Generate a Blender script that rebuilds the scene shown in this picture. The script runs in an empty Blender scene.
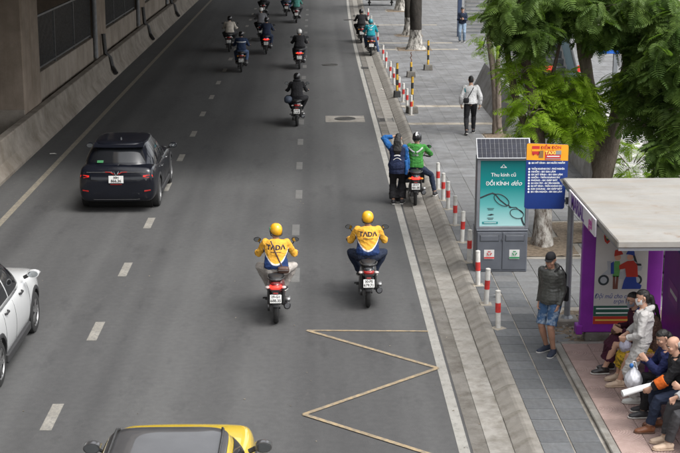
import bpy, bmesh, math, random
import numpy as np
from mathutils import Vector, Matrix, Euler
random.seed(7); rng = np.random.default_rng(7)
S = bpy.context.scene
COL = S.collection
PI = math.pi

# ------------------------------------------------------------------ camera
CAM_H, FPX, VPX, VPY = 7.0, 1400.0, 313.0, -107.0      # from the photograph's vanishing point (680 x 453 px)
PITCH = math.atan((226.5 - VPY) / FPX)
YAW = math.atan((340 - VPX) * math.cos(PITCH) / FPX)
cd = bpy.data.cameras.new('camera'); cam = bpy.data.objects.new('camera', cd); COL.objects.link(cam)
cam.location = (0, 0, CAM_H)
cam.rotation_euler = (PI / 2 - PITCH, 0, -YAW)
cd.sensor_width = 36.0; cd.lens = FPX / 680 * 36.0; cd.clip_start = 0.1; cd.clip_end = 3000
S.camera = cam

# ------------------------------------------------------------------ sky, sun, exposure
SUN_EL, SUN_AZ = math.radians(58), math.radians(128)     # azimuth clockwise from +Y (down the road): from the right
W = bpy.data.worlds.new('World'); S.world = W; W.use_nodes = True
nt = W.node_tree; nt.nodes.clear()
sky = nt.nodes.new('ShaderNodeTexSky'); sky.sky_type = 'NISHITA'; sky.sun_disc = False
sky.sun_elevation = SUN_EL; sky.sun_rotation = SUN_AZ; sky.air_density = 1.0; sky.dust_density = 4.0; sky.ozone_density = 1.0
hs = nt.nodes.new('ShaderNodeHueSaturation'); hs.inputs['Saturation'].default_value = 0.16   # thin grey overcast
bg = nt.nodes.new('ShaderNodeBackground'); bg.inputs['Strength'].default_value = 0.14
wo = nt.nodes.new('ShaderNodeOutputWorld')
nt.links.new(sky.outputs[0], hs.inputs['Color']); nt.links.new(hs.outputs[0], bg.inputs['Color']); nt.links.new(bg.outputs[0], wo.inputs['Surface'])
sl = bpy.data.lights.new('sun', 'SUN'); sl.energy = 0.6; sl.angle = math.radians(30); sl.color = (1, .96, .9)
so = bpy.data.objects.new('sun', sl); COL.objects.link(so); so.location = (30, 0, 40)
sd = Vector((math.sin(SUN_AZ) * math.cos(SUN_EL), math.cos(SUN_AZ) * math.cos(SUN_EL), math.sin(SUN_EL)))
so.rotation_euler = (-sd).to_track_quat('-Z', 'Y').to_euler()
S.view_settings.view_transform = 'Standard'; S.view_settings.look = 'None'
S.view_settings.exposure = 1.4; S.view_settings.gamma = 1.0; S.view_settings.use_curve_mapping = False
S.render.resolution_x, S.render.resolution_y = 1024, 682
S.render.engine = 'CYCLES'

def pix(px, py, z=0.0):
    """photo pixel -> point on the level plane z"""
    a, b = (px - 340) / FPX, -(py - 226.5) / FPX
    sy, cy, sp, cp = math.sin(YAW), math.cos(YAW), math.sin(PITCH), math.cos(PITCH)
    d = Vector((sy * cp, cy * cp, -sp)) + a * Vector((cy, -sy, 0)) + b * Vector((sy * sp, cy * sp, cp))
    t = (z - CAM_H) / d.z
    return Vector((d.x * t, d.y * t, z))

# ------------------------------------------------------------------ materials
MATS = {}
def mat(name, col, rough=.7, metal=0.0, var=.12, scale=6.0, bump=0.0, bscale=60.0, emit=None, coat=0.0, sub=0.0,
        stretch=(1, 1, 1), col2=None, spec=.5, alpha=None, transmission=0.0, detail=4.0, lo=.35, hi=.65):
    """principled material with procedural colour variation, optional second colour and fine relief"""
    if name in MATS: return MATS[name]
    m = bpy.data.materials.new(name); m.use_nodes = True; MATS[name] = m
    t = m.node_tree; n = t.nodes; l = t.links; b = n['Principled BSDF']
    b.inputs['Roughness'].default_value = rough; b.inputs['Metallic'].default_value = metal
    b.inputs['Specular IOR Level'].default_value = spec
    b.inputs['Coat Weight'].default_value = coat
    if transmission: b.inputs['Transmission Weight'].default_value = transmission
    if alpha is not None: b.inputs['Alpha'].default_value = alpha
    c = tuple(col) + (1,)
    tc = n.new('ShaderNodeTexCoord'); mp = n.new('ShaderNodeMapping'); mp.inputs['Scale'].default_value = stretch
    l.new(tc.outputs['Object'], mp.inputs['Vector'])
    if var or col2:
        nz = n.new('ShaderNodeTexNoise'); nz.inputs['Scale'].default_value = scale; nz.inputs['Detail'].default_value = detail
        nz.inputs['Roughness'].default_value = .6
        l.new(mp.outputs[0], nz.inputs['Vector'])
        r = n.new('ShaderNodeValToRGB'); l.new(nz.outputs[0], r.inputs[0])
        c2 = tuple(col2) + (1,) if col2 else tuple(x * (1 + var) for x in col) + (1,)
        c1 = c if col2 else tuple(x * (1 - var) for x in col) + (1,)
        r.color_ramp.elements[0].position = lo; r.color_ramp.elements[1].position = hi
        r.color_ramp.elements[0].color = c1; r.color_ramp.elements[1].color = c2
        l.new(r.outputs[0], b.inputs['Base Color'])
    else:
        b.inputs['Base Color'].default_value = c
    if bump:
        nb = n.new('ShaderNodeTexNoise'); nb.inputs['Scale'].default_value = bscale; nb.inputs['Detail'].default_value = 5
        l.new(mp.outputs[0], nb.inputs['Vector'])
        bp = n.new('ShaderNodeBump'); bp.inputs['Strength'].default_value = bump; bp.inputs['Distance'].default_value = .02
        l.new(nb.outputs[0], bp.inputs['Height']); l.new(bp.outputs[0], b.inputs['Normal'])
    if emit:
        b.inputs['Emission Color'].default_value = tuple(emit[:3]) + (1,); b.inputs['Emission Strength'].default_value = emit[3]
    return m

def node_mat(name):
    m = bpy.data.materials.new(name); m.use_nodes = True; MATS[name] = m
    t = m.node_tree; return m, t.nodes, t.links, t.nodes['Principled BSDF']
def nnoise(n, l, vec, scale, detail=4, rough=.6, lo=.35, hi=.65, c1=(0, 0, 0), c2=(1, 1, 1)):
    nz = n.new('ShaderNodeTexNoise'); nz.inputs['Scale'].default_value = scale; nz.inputs['Detail'].default_value = detail
    nz.inputs['Roughness'].default_value = rough
    if vec is not None: l.new(vec, nz.inputs['Vector'])
    r = n.new('ShaderNodeValToRGB'); l.new(nz.outputs[0], r.inputs[0])
    r.color_ramp.elements[0].position = lo; r.color_ramp.elements[1].position = hi
    r.color_ramp.elements[0].color = tuple(c1) + (1,); r.color_ramp.elements[1].color = tuple(c2) + (1,)
    return r.outputs[0]
def nmix(n, l, fac, a, b, mode='MIX'):
    x = n.new('ShaderNodeMix'); x.data_type = 'RGBA'; x.blend_type = mode
    for i, v in ((0, fac), (6, a), (7, b)):
        if isinstance(v, (int, float)): x.inputs[i].default_value = v
        elif isinstance(v, tuple): x.inputs[i].default_value = v + (1,) if len(v) == 3 else v
        else: l.new(v, x.inputs[i])
    return x.outputs[2]
def nmap(n, l, sc=(1, 1, 1), out='Object', loc=(0, 0, 0)):
    tc = n.new('ShaderNodeTexCoord'); mp = n.new('ShaderNodeMapping'); mp.inputs['Scale'].default_value = sc; mp.inputs['Location'].default_value = loc
    l.new(tc.outputs[out], mp.inputs['Vector']); return mp.outputs[0]
def nbump(n, l, b, h, strength=.3, dist=.01):
    bp = n.new('ShaderNodeBump'); bp.inputs['Strength'].default_value = strength; bp.inputs['Distance'].default_value = dist
    l.new(h, bp.inputs['Height']); l.new(bp.outputs[0], b.inputs['Normal'])

# ------------------------------------------------------------------ mesh helpers
class MB:
    """collects shapes; build() links them as one mesh object"""
    def __init__(s): s.v = []; s.f = []; s.m = []
    def add(s, vs, fs, mi=0, mx=None):
        o = len(s.v)
        if mx is not None: vs = [mx @ Vector(v) for v in vs]
        s.v += [tuple(v) for v in vs]; s.f += [tuple(i + o for i in f) for f in fs]; s.m += [mi] * len(fs); return s
    def box(s, x0, x1, y0, y1, z0, z1, mi=0, mx=None, tap=0.0):
        t = tap
        vs = [(x0, y0, z0), (x1, y0, z0), (x1, y1, z0), (x0, y1, z0), (x0 + t, y0 + t, z1), (x1 - t, y0 + t, z1), (x1 - t, y1 - t, z1), (x0 + t, y1 - t, z1)]
        return s.add(vs, [(3, 2, 1, 0), (4, 5, 6, 7), (0, 1, 5, 4), (1, 2, 6, 5), (2, 3, 7, 6), (3, 0, 4, 7)], mi, mx)
    def loft(s, rings, mi=0, mx=None, cap=True, close=True):
        n = len(rings[0]); vs = [p for r in rings for p in r]; fs = []
        for i in range(len(rings) - 1):
            for j in range(n if close else n - 1):
                k = (j + 1) % n; fs.append((i * n + j, i * n + k, (i + 1) * n + k, (i + 1) * n + j))
        if cap and close:
            fs.append(tuple(reversed(range(n)))); b = (len(rings) - 1) * n; fs.append(tuple(range(b, b + n)))
        return s.add(vs, fs, mi, mx)
    def tube(s, pts, rad, n=8, mi=0, mx=None, cap=True, flat=None):
        """tube along points; rad: number, list of numbers or list of (a,b); flat: reference direction for a"""
        pts = [Vector(p) for p in pts]; m = len(pts)
        if not isinstance(rad, (list, tuple)): rad = [rad] * m
        rings = []; ref = Vector(flat) if flat is not None else None; prev = None
        for i, p in enumerate(pts):
            d = (pts[min(i + 1, m - 1)] - pts[max(i - 1, 0)])
            if d.length < 1e-9: d = Vector((0, 0, 1))
            d.normalize()
            r0 = ref if ref is not None else (prev if prev is not None else (Vector((1, 0, 0)) if abs(d.x) < .9 else Vector((0, 1, 0))))
            u = r0 - d * r0.dot(d)
            if u.length < 1e-4: u = d.orthogonal()
            u.normalize(); w = d.cross(u); prev = u
            a, b = rad[i] if isinstance(rad[i], (list, tuple)) else (rad[i], rad[i])
            rings.append([p + u * (a * math.cos(2 * PI * k / n)) + w * (b * math.sin(2 * PI * k / n)) for k in range(n)])
        return s.loft(rings, mi, mx, cap)
    def ball(s, c, r, n=10, mi=0, mx=None):
        """ellipsoid with radii r"""
        c = Vector(c); r = (r, r, r) if isinstance(r, (int, float)) else r
        h = max(4, n // 2 + 1); rings = []
        for i in range(h + 1):
            a = PI * (i + .03) / (h + .06) - PI / 2
            rings.append([c + Vector((r[0] * math.cos(a) * math.cos(2 * PI * k / n), r[1] * math.cos(a) * math.sin(2 * PI * k / n), r[2] * math.sin(a))) for k in range(n)])
        return s.loft(rings, mi, mx)
    def prism(s, poly, z0, z1, mi=0, mx=None):
        n = len(poly)
        return s.loft([[(x, y, z0) for x, y in poly], [(x, y, z1) for x, y in poly]], mi, mx)
    def torus(s, c, R, r, axis='x', n=28, k=8, mi=0, mx=None, sq=1.0):
        rings = []
        for i in range(n):
            a = 2 * PI * i / n; ring = []
            for j in range(k):
                b = 2 * PI * j / k; rr = R + r * math.cos(b); h = r * sq * math.sin(b)
                p = {'x': (h, rr * math.cos(a), rr * math.sin(a)), 'y': (rr * math.cos(a), h, rr * math.sin(a)), 'z': (rr * math.cos(a), rr * math.sin(a), h)}[axis]
                ring.append(Vector(c) + Vector(p))
            rings.append(ring)
        rings.append(rings[0]); return s.loft(rings, mi, mx, cap=False)
    def disc(s, c, R, h, axis='x', n=24, mi=0, mx=None):
        c = Vector(c); e = {'x': Vector((1, 0, 0)), 'y': Vector((0, 1, 0)), 'z': Vector((0, 0, 1))}[axis]
        return s.tube([c - e * h / 2, c + e * h / 2], R, n, mi, mx)
    def mesh(s, name, mats, smooth=False, bevel=0.0, seg=1, fix=True):
        me = bpy.data.meshes.new(name); me.from_pydata(s.v, [], s.f)
        for m in (mats if isinstance(mats, (list, tuple)) else [mats]): me.materials.append(m)
        me.polygons.foreach_set('material_index', s.m)
        if fix or bevel:
            bm = bmesh.new(); bm.from_mesh(me)
            bmesh.ops.recalc_face_normals(bm, faces=bm.faces)
            if bevel:
                es = [e for e in bm.edges if len(e.link_faces) == 2 and e.calc_face_angle(0) > .6]
                bmesh.ops.bevel(bm, geom=es, offset=bevel, segments=seg, affect='EDGES', profile=.5, clamp_overlap=True)
            bm.to_mesh(me); bm.free()
        if smooth:
            me.polygons.foreach_set('use_smooth', [True] * len(me.polygons))
            if smooth != 'all':
                try: me.set_sharp_from_angle(angle=math.radians(40))
                except Exception: pass
        me.update(); return me
    def build(s, name, mats, parent=None, smooth=False, bevel=0.0, seg=1, loc=None):
        return obj(name, s.mesh(name, mats, smooth, bevel, seg), parent, loc)

def obj(name, me, parent=None, loc=None, rot=None):
    o = bpy.data.objects.new(name, me); COL.objects.link(o)
    if parent is not None: o.parent = parent
    if loc is not None: o.location = loc
    if rot is not None: o.rotation_euler = rot
    return o
def tag(o, label=None, cat=None, group=None, kind=None):
    if label: o['label'] = label
    if cat: o['category'] = cat
    if group: o['group'] = group
    if kind: o['kind'] = kind
    return o
def thing(name, label, cat, loc=(0, 0, 0), rotz=0.0, group=None):
    o = bpy.data.objects.new(name, None); COL.objects.link(o); o.empty_display_size = .2
    o.location = loc; o.rotation_euler = (0, 0, rotz); return tag(o, label, cat, group)
KIDS = {}
def copy_tree(o, parent=None):
    c = o.copy(); COL.objects.link(c); c.parent = parent
    for ch in o.children: copy_tree(ch, c)
    return c
TMP = bpy.data.scenes.new('tmp')
def evaluated(me, setup):
    """apply modifiers to a mesh in a throw-away scene"""
    o = bpy.data.objects.new('tmp', me); TMP.collection.objects.link(o); setup(o)
    vl = TMP.view_layers[0]; vl.update(); dg = vl.depsgraph; dg.update()
    ev = o.evaluated_get(dg); out = bpy.data.meshes.new_from_object(ev, preserve_all_data_layers=False, depsgraph=dg)
    bpy.data.objects.remove(o); return out
def text_mesh(txt, size, ext=.002, align='CENTER', shear=0.0, bold=0.0, sx=1.0):
    c = bpy.data.curves.new('txt', 'FONT'); c.body = txt; c.size = size; c.extrude = ext; c.align_x = align; c.align_y = 'CENTER'
    c.shear = shear; c.offset = bold; c.resolution_u = 3
    o = bpy.data.objects.new('txt', c); TMP.collection.objects.link(o)
    vl = TMP.view_layers[0]; vl.update(); dg = vl.depsgraph; dg.update()
    me = bpy.data.meshes.new_from_object(o.evaluated_get(dg), depsgraph=dg)
    bpy.data.objects.remove(o); bpy.data.curves.remove(c)
    if sx != 1.0:
        me.transform(Matrix.Diagonal((sx, 1, 1, 1)))
    return me
def words(name, txt, size, m, parent, loc, **k):
    """each word of a line is a piece of its own, the line centred on loc"""
    ms = [text_mesh(w, size, align='LEFT', **k) for w in txt.split()]; ws = [max(v.co.x for v in q.vertices) for q in ms]
    x = loc[0] - (sum(ws) + size * .28 * (len(ws) - 1)) / 2
    for q, w in zip(ms, ws):
        q.materials.clear(); q.materials.append(m); obj(name, q, parent, (x, loc[1], loc[2]), (PI / 2, 0, 0)); x += w + size * .28
def lettering(name, txt, size, m, parent, loc, rot=(PI / 2, 0, 0), **k):
    me = text_mesh(txt, size, **k); me.materials.clear(); me.materials.append(m)
    return obj(name, me, parent, loc, rot)
# ================================================================== SETTING
def bend(y): return 0.37 * max(0, (y - 55) / 40.0) ** 2           # the kerb swings right a little far down the road

# ---- surface materials
def asphalt():
    m, n, l, b = node_mat('asphalt')
    v = nmap(n, l); fine = nnoise(n, l, v, 95, 3, .7, .3, .75, (.052, .052, .0535), (.101, .101, .1015))
    mott = nnoise(n, l, v, 9, 5, .65, .35, .68, (.90, .90, .90), (1.08, 1.08, 1.07)); fine = nmix(n, l, 1.0, fine, mott, 'MULTIPLY')
    big = nnoise(n, l, nmap(n, l, (.5, .12, 1)), 1.2, 5, .6, .3, .7, (.80, .80, .80), (1.12, 1.12, 1.10))
    trk = nnoise(n, l, nmap(n, l, (1.1, .012, 1)), 1.0, 2, .5, .36, .64, (.80, .80, .805), (1.15, 1.15, 1.145))
    stain = nnoise(n, l, nmap(n, l, (.9, .3, 1), loc=(3, 1, 0)), 1.7, 6, .7, .56, .76, (1, 1, 1), (.66, .66, .67))
    c = nmix(n, l, 1.0, nmix(n, l, 1.0, nmix(n, l, 1.0, fine, big, 'MULTIPLY'), trk, 'MULTIPLY'), stain, 'MULTIPLY')
    dust = nnoise(n, l, nmap(n, l, (1, .25, 1)), 3.3, 7, .75, .63, .74)
    c = nmix(n, l, nmix(n, l, .25, (0., 0., 0.), dust), c, (.16, .15, .14))
    pb = nnoise(n, l, v, 300, 1, .5, .70, .74); c = nmix(n, l, nmix(n, l, .35, (0., 0., 0.), pb), c, (.24, .23, .22))   # pale chippings
    l.new(c, b.inputs['Base Color']); b.inputs['Roughness'].default_value = .82; b.inputs['Specular IOR Level'].default_value = .35
    nbump(n, l, b, fine, .5, .006); return m
ASPH = asphalt()
def paint(name, col, wear_lo, wear_hi):
    m, n, l, b = node_mat(name)
    w = nnoise(n, l, nmap(n, l, (1, .7, 1)), 14, 8, .75, wear_lo, wear_hi)
    dirt = nnoise(n, l, nmap(n, l), 2.5, 4, .6, .3, .7, (.72, .71, .69), (1, 1, 1))
    l.new(nmix(n, l, w, nmix(n, l, 1.0, col, dirt, 'MULTIPLY'), (.10, .10, .098)), b.inputs['Base Color'])
    b.inputs['Roughness'].default_value = .75; return m
WPAINT = paint('white road paint', (.30, .293, .27), .52, .76)
FADED = paint('faded lane paint', (.30, .285, .25), .40, .72)
WORN = paint('worn lane paint', (.165, .163, .155), .36, .66)
YPAINT = paint('yellow road paint', (.35, .265, .155), .42, .70)
OLDY = paint('old cream line paint', (.27, .24, .185), .44, .70)
def concrete(name, c1, c2, stainc=(.5, .47, .42), vert=True, sc=1.0):
    m, n, l, b = node_mat(name)
    v = nmap(n, l)
    base = nnoise(n, l, v, 1.6 * sc, 8, .7, .3, .7, c1, c2)
    st = nnoise(n, l, nmap(n, l, (1.5, 1.5, .12) if vert else (1, 1, 1)), 1.3 * sc, 7, .7, .45, .72, (1, 1, 1), stainc)
    blot = nnoise(n, l, nmap(n, l, (1, 1, 1), loc=(5, 2, 1)), .55 * sc, 5, .65, .40, .66, (.80, .79, .77), (1.06, 1.06, 1.06))
    fine = nnoise(n, l, v, 45 * sc, 4, .7, .25, .8, (.86, .86, .86), (1.08, 1.08, 1.08))
    c = nmix(n, l, 1., nmix(n, l, 1., nmix(n, l, 1., base, st, 'MULTIPLY'), fine, 'MULTIPLY'), blot, 'MULTIPLY')
    l.new(c, b.inputs['Base Color']); b.inputs['Roughness'].default_value = .88; b.inputs['Specular IOR Level'].default_value = .3
    nbump(n, l, b, fine, .3, .008); return m
CONC = concrete('viaduct concrete', (.21, .17, .135), (.29, .24, .195), (.74, .70, .64))
CONC2 = concrete('barrier concrete', (.20, .178, .15), (.30, .27, .235), (.62, .58, .53), False)
WALLC = concrete('infill plaster', (.25, .215, .18), (.32, .28, .24), (.74, .70, .64))
KERBM = concrete('kerb stone', (.21, .198, .18), (.29, .275, .25), vert=False, sc=2)
GUTM = concrete('gutter concrete', (.24, .23, .212), (.32, .308, .285), vert=False, sc=2)
DIRTM = concrete('gutter grime', (.13, .122, .11), (.19, .18, .165), vert=False, sc=2)
MORTAR = concrete('paving bed', (.25, .23, .20), (.36, .335, .30), vert=False, sc=1.5)
SLATE = [concrete('dark slate %d' % i, tuple(k * x for x in (.098, .104, .112)), tuple(k * x for x in (.165, .172, .182)), (.75, .73, .7), False, 2.2) for i, k in enumerate((.92, 1.0, 1.12))]
GRAN = [concrete('grey granite %d' % i, tuple(k * x for x in (.152, .156, .162)), tuple(k * x for x in (.212, .217, .222)), (.72, .70, .68), False, 2.0) for i, k in enumerate((.93, 1.0, 1.05))]
BEIGE = concrete('beige cast strip', (.33, .30, .25), (.42, .385, .33), vert=False, sc=2)
SOIL = mat('bare soil', (.10, .075, .05), .95, var=0, col2=(.20, .155, .11), scale=14, bump=.8, bscale=40)
GRASS = mat('far ground', (.12, .115, .10), .95, var=.2, scale=.3)

tag(MB().box(-400, 400, -200, 900, -.6, -.05).build('ground', GRASS), kind='structure')
# road sheet, following the kerb
ys = [-20] + list(range(0, 151, 5))
road = MB()
for a, c in zip(ys, ys[1:]):
    road.add([(-8.0, a, 0), (2.62 + bend(a), a, 0), (2.62 + bend(c), c, 0), (-8.0, c, 0)], [(0, 1, 2, 3)])
ROAD = tag(road.build('road', ASPH), kind='structure')

def strip(name, pts, w, m, z=.004, parent=None):
    """painted line along a polyline"""
    s = MB(); pts = [Vector((p[0], p[1], 0)) for p in pts]
    L = []; R = []
    for i, p in enumerate(pts):
        d = (pts[min(i + 1, len(pts) - 1)] - pts[max(i - 1, 0)]).normalized(); nrm = Vector((-d.y, d.x, 0))
        L.append(p + nrm * w / 2 + Vector((0, 0, z))); R.append(p - nrm * w / 2 + Vector((0, 0, z)))
    for i in range(len(pts) - 1): s.add([L[i], R[i], R[i + 1], L[i + 1]], [(0, 1, 2, 3)])
    return s.build(name, m, parent)
strip('edge_line', [(1.92 + bend(y), y) for y in range(5, 121, 5)], .145, WPAINT, .004, ROAD)
strip('edge_line', [(-6.85, y) for y in range(5, 121, 5)], .15, OLDY, .004, ROAD)
dash = MB().add([(-.08, -.5, .004), (.08, -.5, .004), (.08, .5, .004), (-.08, .5, .004)], [(0, 1, 2, 3)]).mesh('lane_dash', FADED)
for k in range(0, 20): obj('lane_dash', dash, ROAD, (-3.6 + random.uniform(-.02, .02), 18.17 - 3.87 + 3.87 * k, 0))
dash2 = dash.copy(); dash2.materials.clear(); dash2.materials.append(WORN)
for k in range(0, 18): obj('lane_dash', dash2, ROAD, (-.38 + random.uniform(-.02, .02), 25.45 + 3.62 * k, 0))
zz = [(1.86, 21.92), (-.13, 22.0), (1.86, 20.08), (-.16, 18.18), (1.8, 16.45), (-.15, 14.6)]
for i, (a, c) in enumerate(zip(zz, zz[1:])):
    strip('zigzag_line', [a, c], .075 if i else .062, YPAINT, .008 + .0015 * i, ROAD)

# manholes in pale concrete squares, road patches
IRON = mat('cast iron', (.07, .068, .065), .6, .5, var=.25, scale=30, bump=.5, bscale=60)
def manhole(px, py, r=.33, sq=.62, pale=True):
    p = pix(px, py)
    if pale: MB().box(p.x - sq, p.x + sq, p.y - sq, p.y + sq, -.02, .005).build('manhole_collar', KERBM, ROAD)
    c = MB().disc((p.x, p.y, .006), r, .006, 'z', 28); c.torus((p.x, p.y, .009), r, .012, 'z', 28, 6)
    for k in range(-3, 4):
        w = math.sqrt(max(0, r * r - (k * .085) ** 2)) * .85; c.box(p.x - w, p.x + w, p.y + k * .085 - .018, p.y + k * .085 + .018, .0085, .0125)
    c.build('manhole_cover', IRON, ROAD)
manhole(345, 119); manhole(330, 65, .33, .5, False); manhole(349, 20, .3, .4, False)
for px, py in ((386, 120), (367, 68)):
    p = pix(px, py); g = MB()
    for k in range(7): g.box(p.x - .2, p.x + .2, p.y - .35 + .1 * k, p.y - .3 + .1 * k, .001, .012)
    g.box(p.x - .24, p.x - .2, p.y - .4, p.y + .4, .0, .014).box(p.x + .2, p.x + .24, p.y - .4, p.y + .4, .0, .014)
    g.build('drain_grate', IRON, ROAD)
# grimy strip between line and gutter, gutter slabs, kerb stones
strip('grime_strip', [(2.14 + bend(y), y) for y in range(5, 121, 5)], .22, DIRTM, .004, ROAD)
GUT = tag(MB().box(2.24, 2.56, 5, 20.2, -.05, .012).build('gutter', GUTM), kind='structure')
slab = MB().box(0, .31, 0, .588, -.05, .014).mesh('gutter_slab', GUTM, bevel=.006)
y = 20.22
while y < 100:
    o = obj('gutter_slab', slab, GUT, (2.245 + bend(y), y, random.uniform(-.003, .004))); o.rotation_euler = (0, random.uniform(-.004, .004), random.uniform(-.006, .006)); y += .60
strip('gutter_grime', [(2.58 + bend(y), y) for y in range(5, 121, 5)], .10, DIRTM, .0035, ROAD)
KERB = tag(MB().box(2.66, 2.90, 0, 9.0, -.05, .128).build('kerb', KERBM), kind='structure')
def kerb_prof(L): return MB().loft([[(2.56, yy, -.05), (2.56, yy, .02), (2.75, yy, .118), (2.79, yy, .130), (2.885, yy, .131), (2.885, yy, -.05)] for yy in (0, L)])
ks = kerb_prof(.992).mesh('kerb_stone', KERBM, bevel=.007)
for i in range(9, 100):
    o = obj('kerb_stone', ks, KERB, (bend(i), i, random.uniform(-.006, .006))); o.rotation_euler = (0, 0, random.uniform(-.006, .006))

# ---- pavement: bed, pavers
bed = MB()
for a, c in zip(ys, ys[1:]):
    bed.add([(2.88 + bend(a), a, .121), (40, a, .121), (40, c, .121), (2.88 + bend(c), c, .121)], [(0, 1, 2, 3)])
PAVE = tag(bed.build('pavement', MORTAR), kind='structure')
PITS = [(4.56, 27.0, .62, .75), (4.55, 63.3, .75, .8), (4.7, 69.6, .7, .7), (5.2, 84.5, .8, .9), (5.35, 40.2, .4, .5), (5.9, 28.2, .9, .9)]
def in_pit(x, y): return any(abs(x - a) < w and abs(y - b) < h for a, b, w, h in PITS)
for a, b_, w, h in PITS:
    s = MB(); N = 10
    P = [[(a - w + 2 * w * i / N, b_ - h + 2 * h * j / N, .118 + .03 * random.random() + .04 * math.exp(-((i - N / 2) ** 2 + (j - N / 2) ** 2) / 8)) for i in range(N + 1)] for j in range(N + 1)]
    for j in range(N):
        for i in range(N): s.add([P[j][i], P[j][i + 1], P[j + 1][i + 1], P[j + 1][i]], [(0, 1, 2, 3)])
    s.build('tree_pit_soil', SOIL, PAVE, smooth='all')
T = .398
paver = [MB().box(0, t_, 0, t_, .0, .032).mesh('paver', m, bevel=.003) for m, t_ in zip(SLATE + GRAN, (.381,) * 3 + (.393,) * 3)]
rest = {0: MB(), 1: MB(), 2: MB(), 3: MB(), 4: MB(), 5: MB()}
cnt = 0; cand = []
yy = 12.0; row = 0
while yy < 98:
    nx = 27; beige = any(abs(yy + .2 - q) < .21 for q in (42.2, 46.0, 63.2, 66.0, 75.4))
    for i in range(nx):
        x = 2.892 + bend(yy) + .402 * i
        if x > 13: break
        if yy < 20.7 and x > 3.6: continue
        if 20.6 < yy < 22.6 and x > 3.72: continue
        if in_pit(x + .2, yy + .2): continue
        dark = (i < 2 and yy < 21.8) or (yy < 26.5 and i < 2 and random.random() < .8)
        k = random.choice((0, 1, 1, 2)) if dark else 3 + random.choice((0, 1, 1, 1, 2))
        if beige and i < 9: k = 9
        cand.append((yy, x, k))
    yy += .402
for (yy, x, k) in cand:
    dz = .099 + random.uniform(-.0015, .002)
    if cnt < 300 and k != 9 and yy < 34 and x < 6.6 and yy > 15:
        obj('paver', paver[k], PAVE, (x, yy, dz)); cnt += 1
    else:
        kk = 5 if k == 9 else k
        if k == 9: rest.setdefault(9, MB()); kk = 9
        rest[kk].box(x, x + T, yy, yy + T, dz, dz + .032)
for k, s in rest.items():
    if s.v: tag(s.build('paver_field', BEIGE if k == 9 else (SLATE + GRAN)[k], PAVE), kind='stuff')

# ---- pink stop platform with ribbed tiles
def pink():
    m, n, l, b = node_mat('pink ribbed tile')
    tc = n.new('ShaderNodeTexCoord'); ln = n.new('ShaderNodeVectorMath'); ln.operation = 'LENGTH'
    mp = n.new('ShaderNodeMapping'); l.new(tc.outputs['Object'], mp.inputs[0]); mp.inputs['Scale'].default_value = (1, 1, 0); l.new(mp.outputs[0], ln.inputs[0])
    mu = n.new('ShaderNodeMath'); mu.operation = 'MULTIPLY'; mu.inputs[1].default_value = 2 * PI / .036; l.new(ln.outputs['Value'], mu.inputs[0])
    sn = n.new('ShaderNodeMath'); sn.operation = 'SINE'; l.new(mu.outputs[0], sn.inputs[0])
    oi = n.new('ShaderNodeObjectInfo'); v = nmap(n, l, (1, 1, 1))
    base = nnoise(n, l, v, 7, 5, .65, .3, .7, (.29, .205, .18), (.37, .27, .24))
    mu2 = n.new('ShaderNodeMapRange'); l.new(oi.outputs['Random'], mu2.inputs[0]); mu2.inputs[3].default_value = .84; mu2.inputs[4].default_value = 1.08
    c = nmix(n, l, 1.0, base, mu2.outputs[0], 'MULTIPLY')
    groove = n.new('ShaderNodeMapRange'); l.new(sn.outputs[0], groove.inputs[0]); groove.inputs[1].default_value = -1; groove.inputs[3].default_value = .88
    l.new(nmix(n, l, 1.0, c, groove.outputs[0], 'MULTIPLY'), b.inputs['Base Color']); b.inputs['Roughness'].default_value = .85
    nbump(n, l, b, sn.outputs[0], .5, .006); return m
PINK = pink()
PLAT = tag(MB().box(3.84, 9.0, 9, 20.74, .0, .14).build('bus_stop_platform', MORTAR), kind='structure')
for i in range(12):
    y0 = 9 + i * .98
    MB().box(3.725, 3.835, y0, min(y0 + .97, 20.84), .0, .172).build('edging_stone', GUTM, PLAT, bevel=.012)
for i in range(6): MB().box(3.84 + i * .8, 3.84 + i * .8 + .79, 20.745, 20.84, .0, .170).build('edging_stone', GUTM, PLAT, bevel=.01)
pt = MB().box(0, .396, 0, .396, 0, .026).mesh('ribbed_tile', PINK, bevel=.004)
for j in range(20):
    for i in range(7):
        o = obj('ribbed_tile', pt, PLAT, (3.842 + .402 * i + .396 * (i % 2 == 1), 20.34 - .402 * j + .396 * (j % 2 == 1), .1395 + random.uniform(0, .003)))
        q = (i % 2) + 2 * (j % 2); o.rotation_euler = (0, 0, {0: 0, 1: PI / 2, 2: -PI / 2, 3: PI}[q])
# dusty earth and rubble between platform and sign pole
s = MB(); N = 26
P = [[(3.74 + .13 * i, 20.85 + .07 * j, .105 + .035 * random.random() + .10 * max(0, math.sin(PI * j / N)) * min(1, max(0, (i - 1) / 6))) for i in range(N + 1)] for j in range(N + 1)]
for j in range(N):
    for i in range(N): s.add([P[j][i], P[j][i + 1], P[j + 1][i + 1], P[j + 1][i]], [(0, 1, 2, 3)])
tag(s.build('dirt_bank', SOIL, smooth='all'), kind='structure')
s = MB()
for k in range(260):
    x, y_ = 3.8 + 2.3 * random.random(), 20.9 + 1.3 * random.random(); r = random.uniform(.008, .03)
    s.ball((x, y_, .15 + .07 * random.random()), (r, r * random.uniform(.6, 1), r * .7), 5)
tag(s.build('rubble', KERBM), 'loose rubble and grit on the dirt bank behind the pink platform', 'rubble', kind='stuff')

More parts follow.
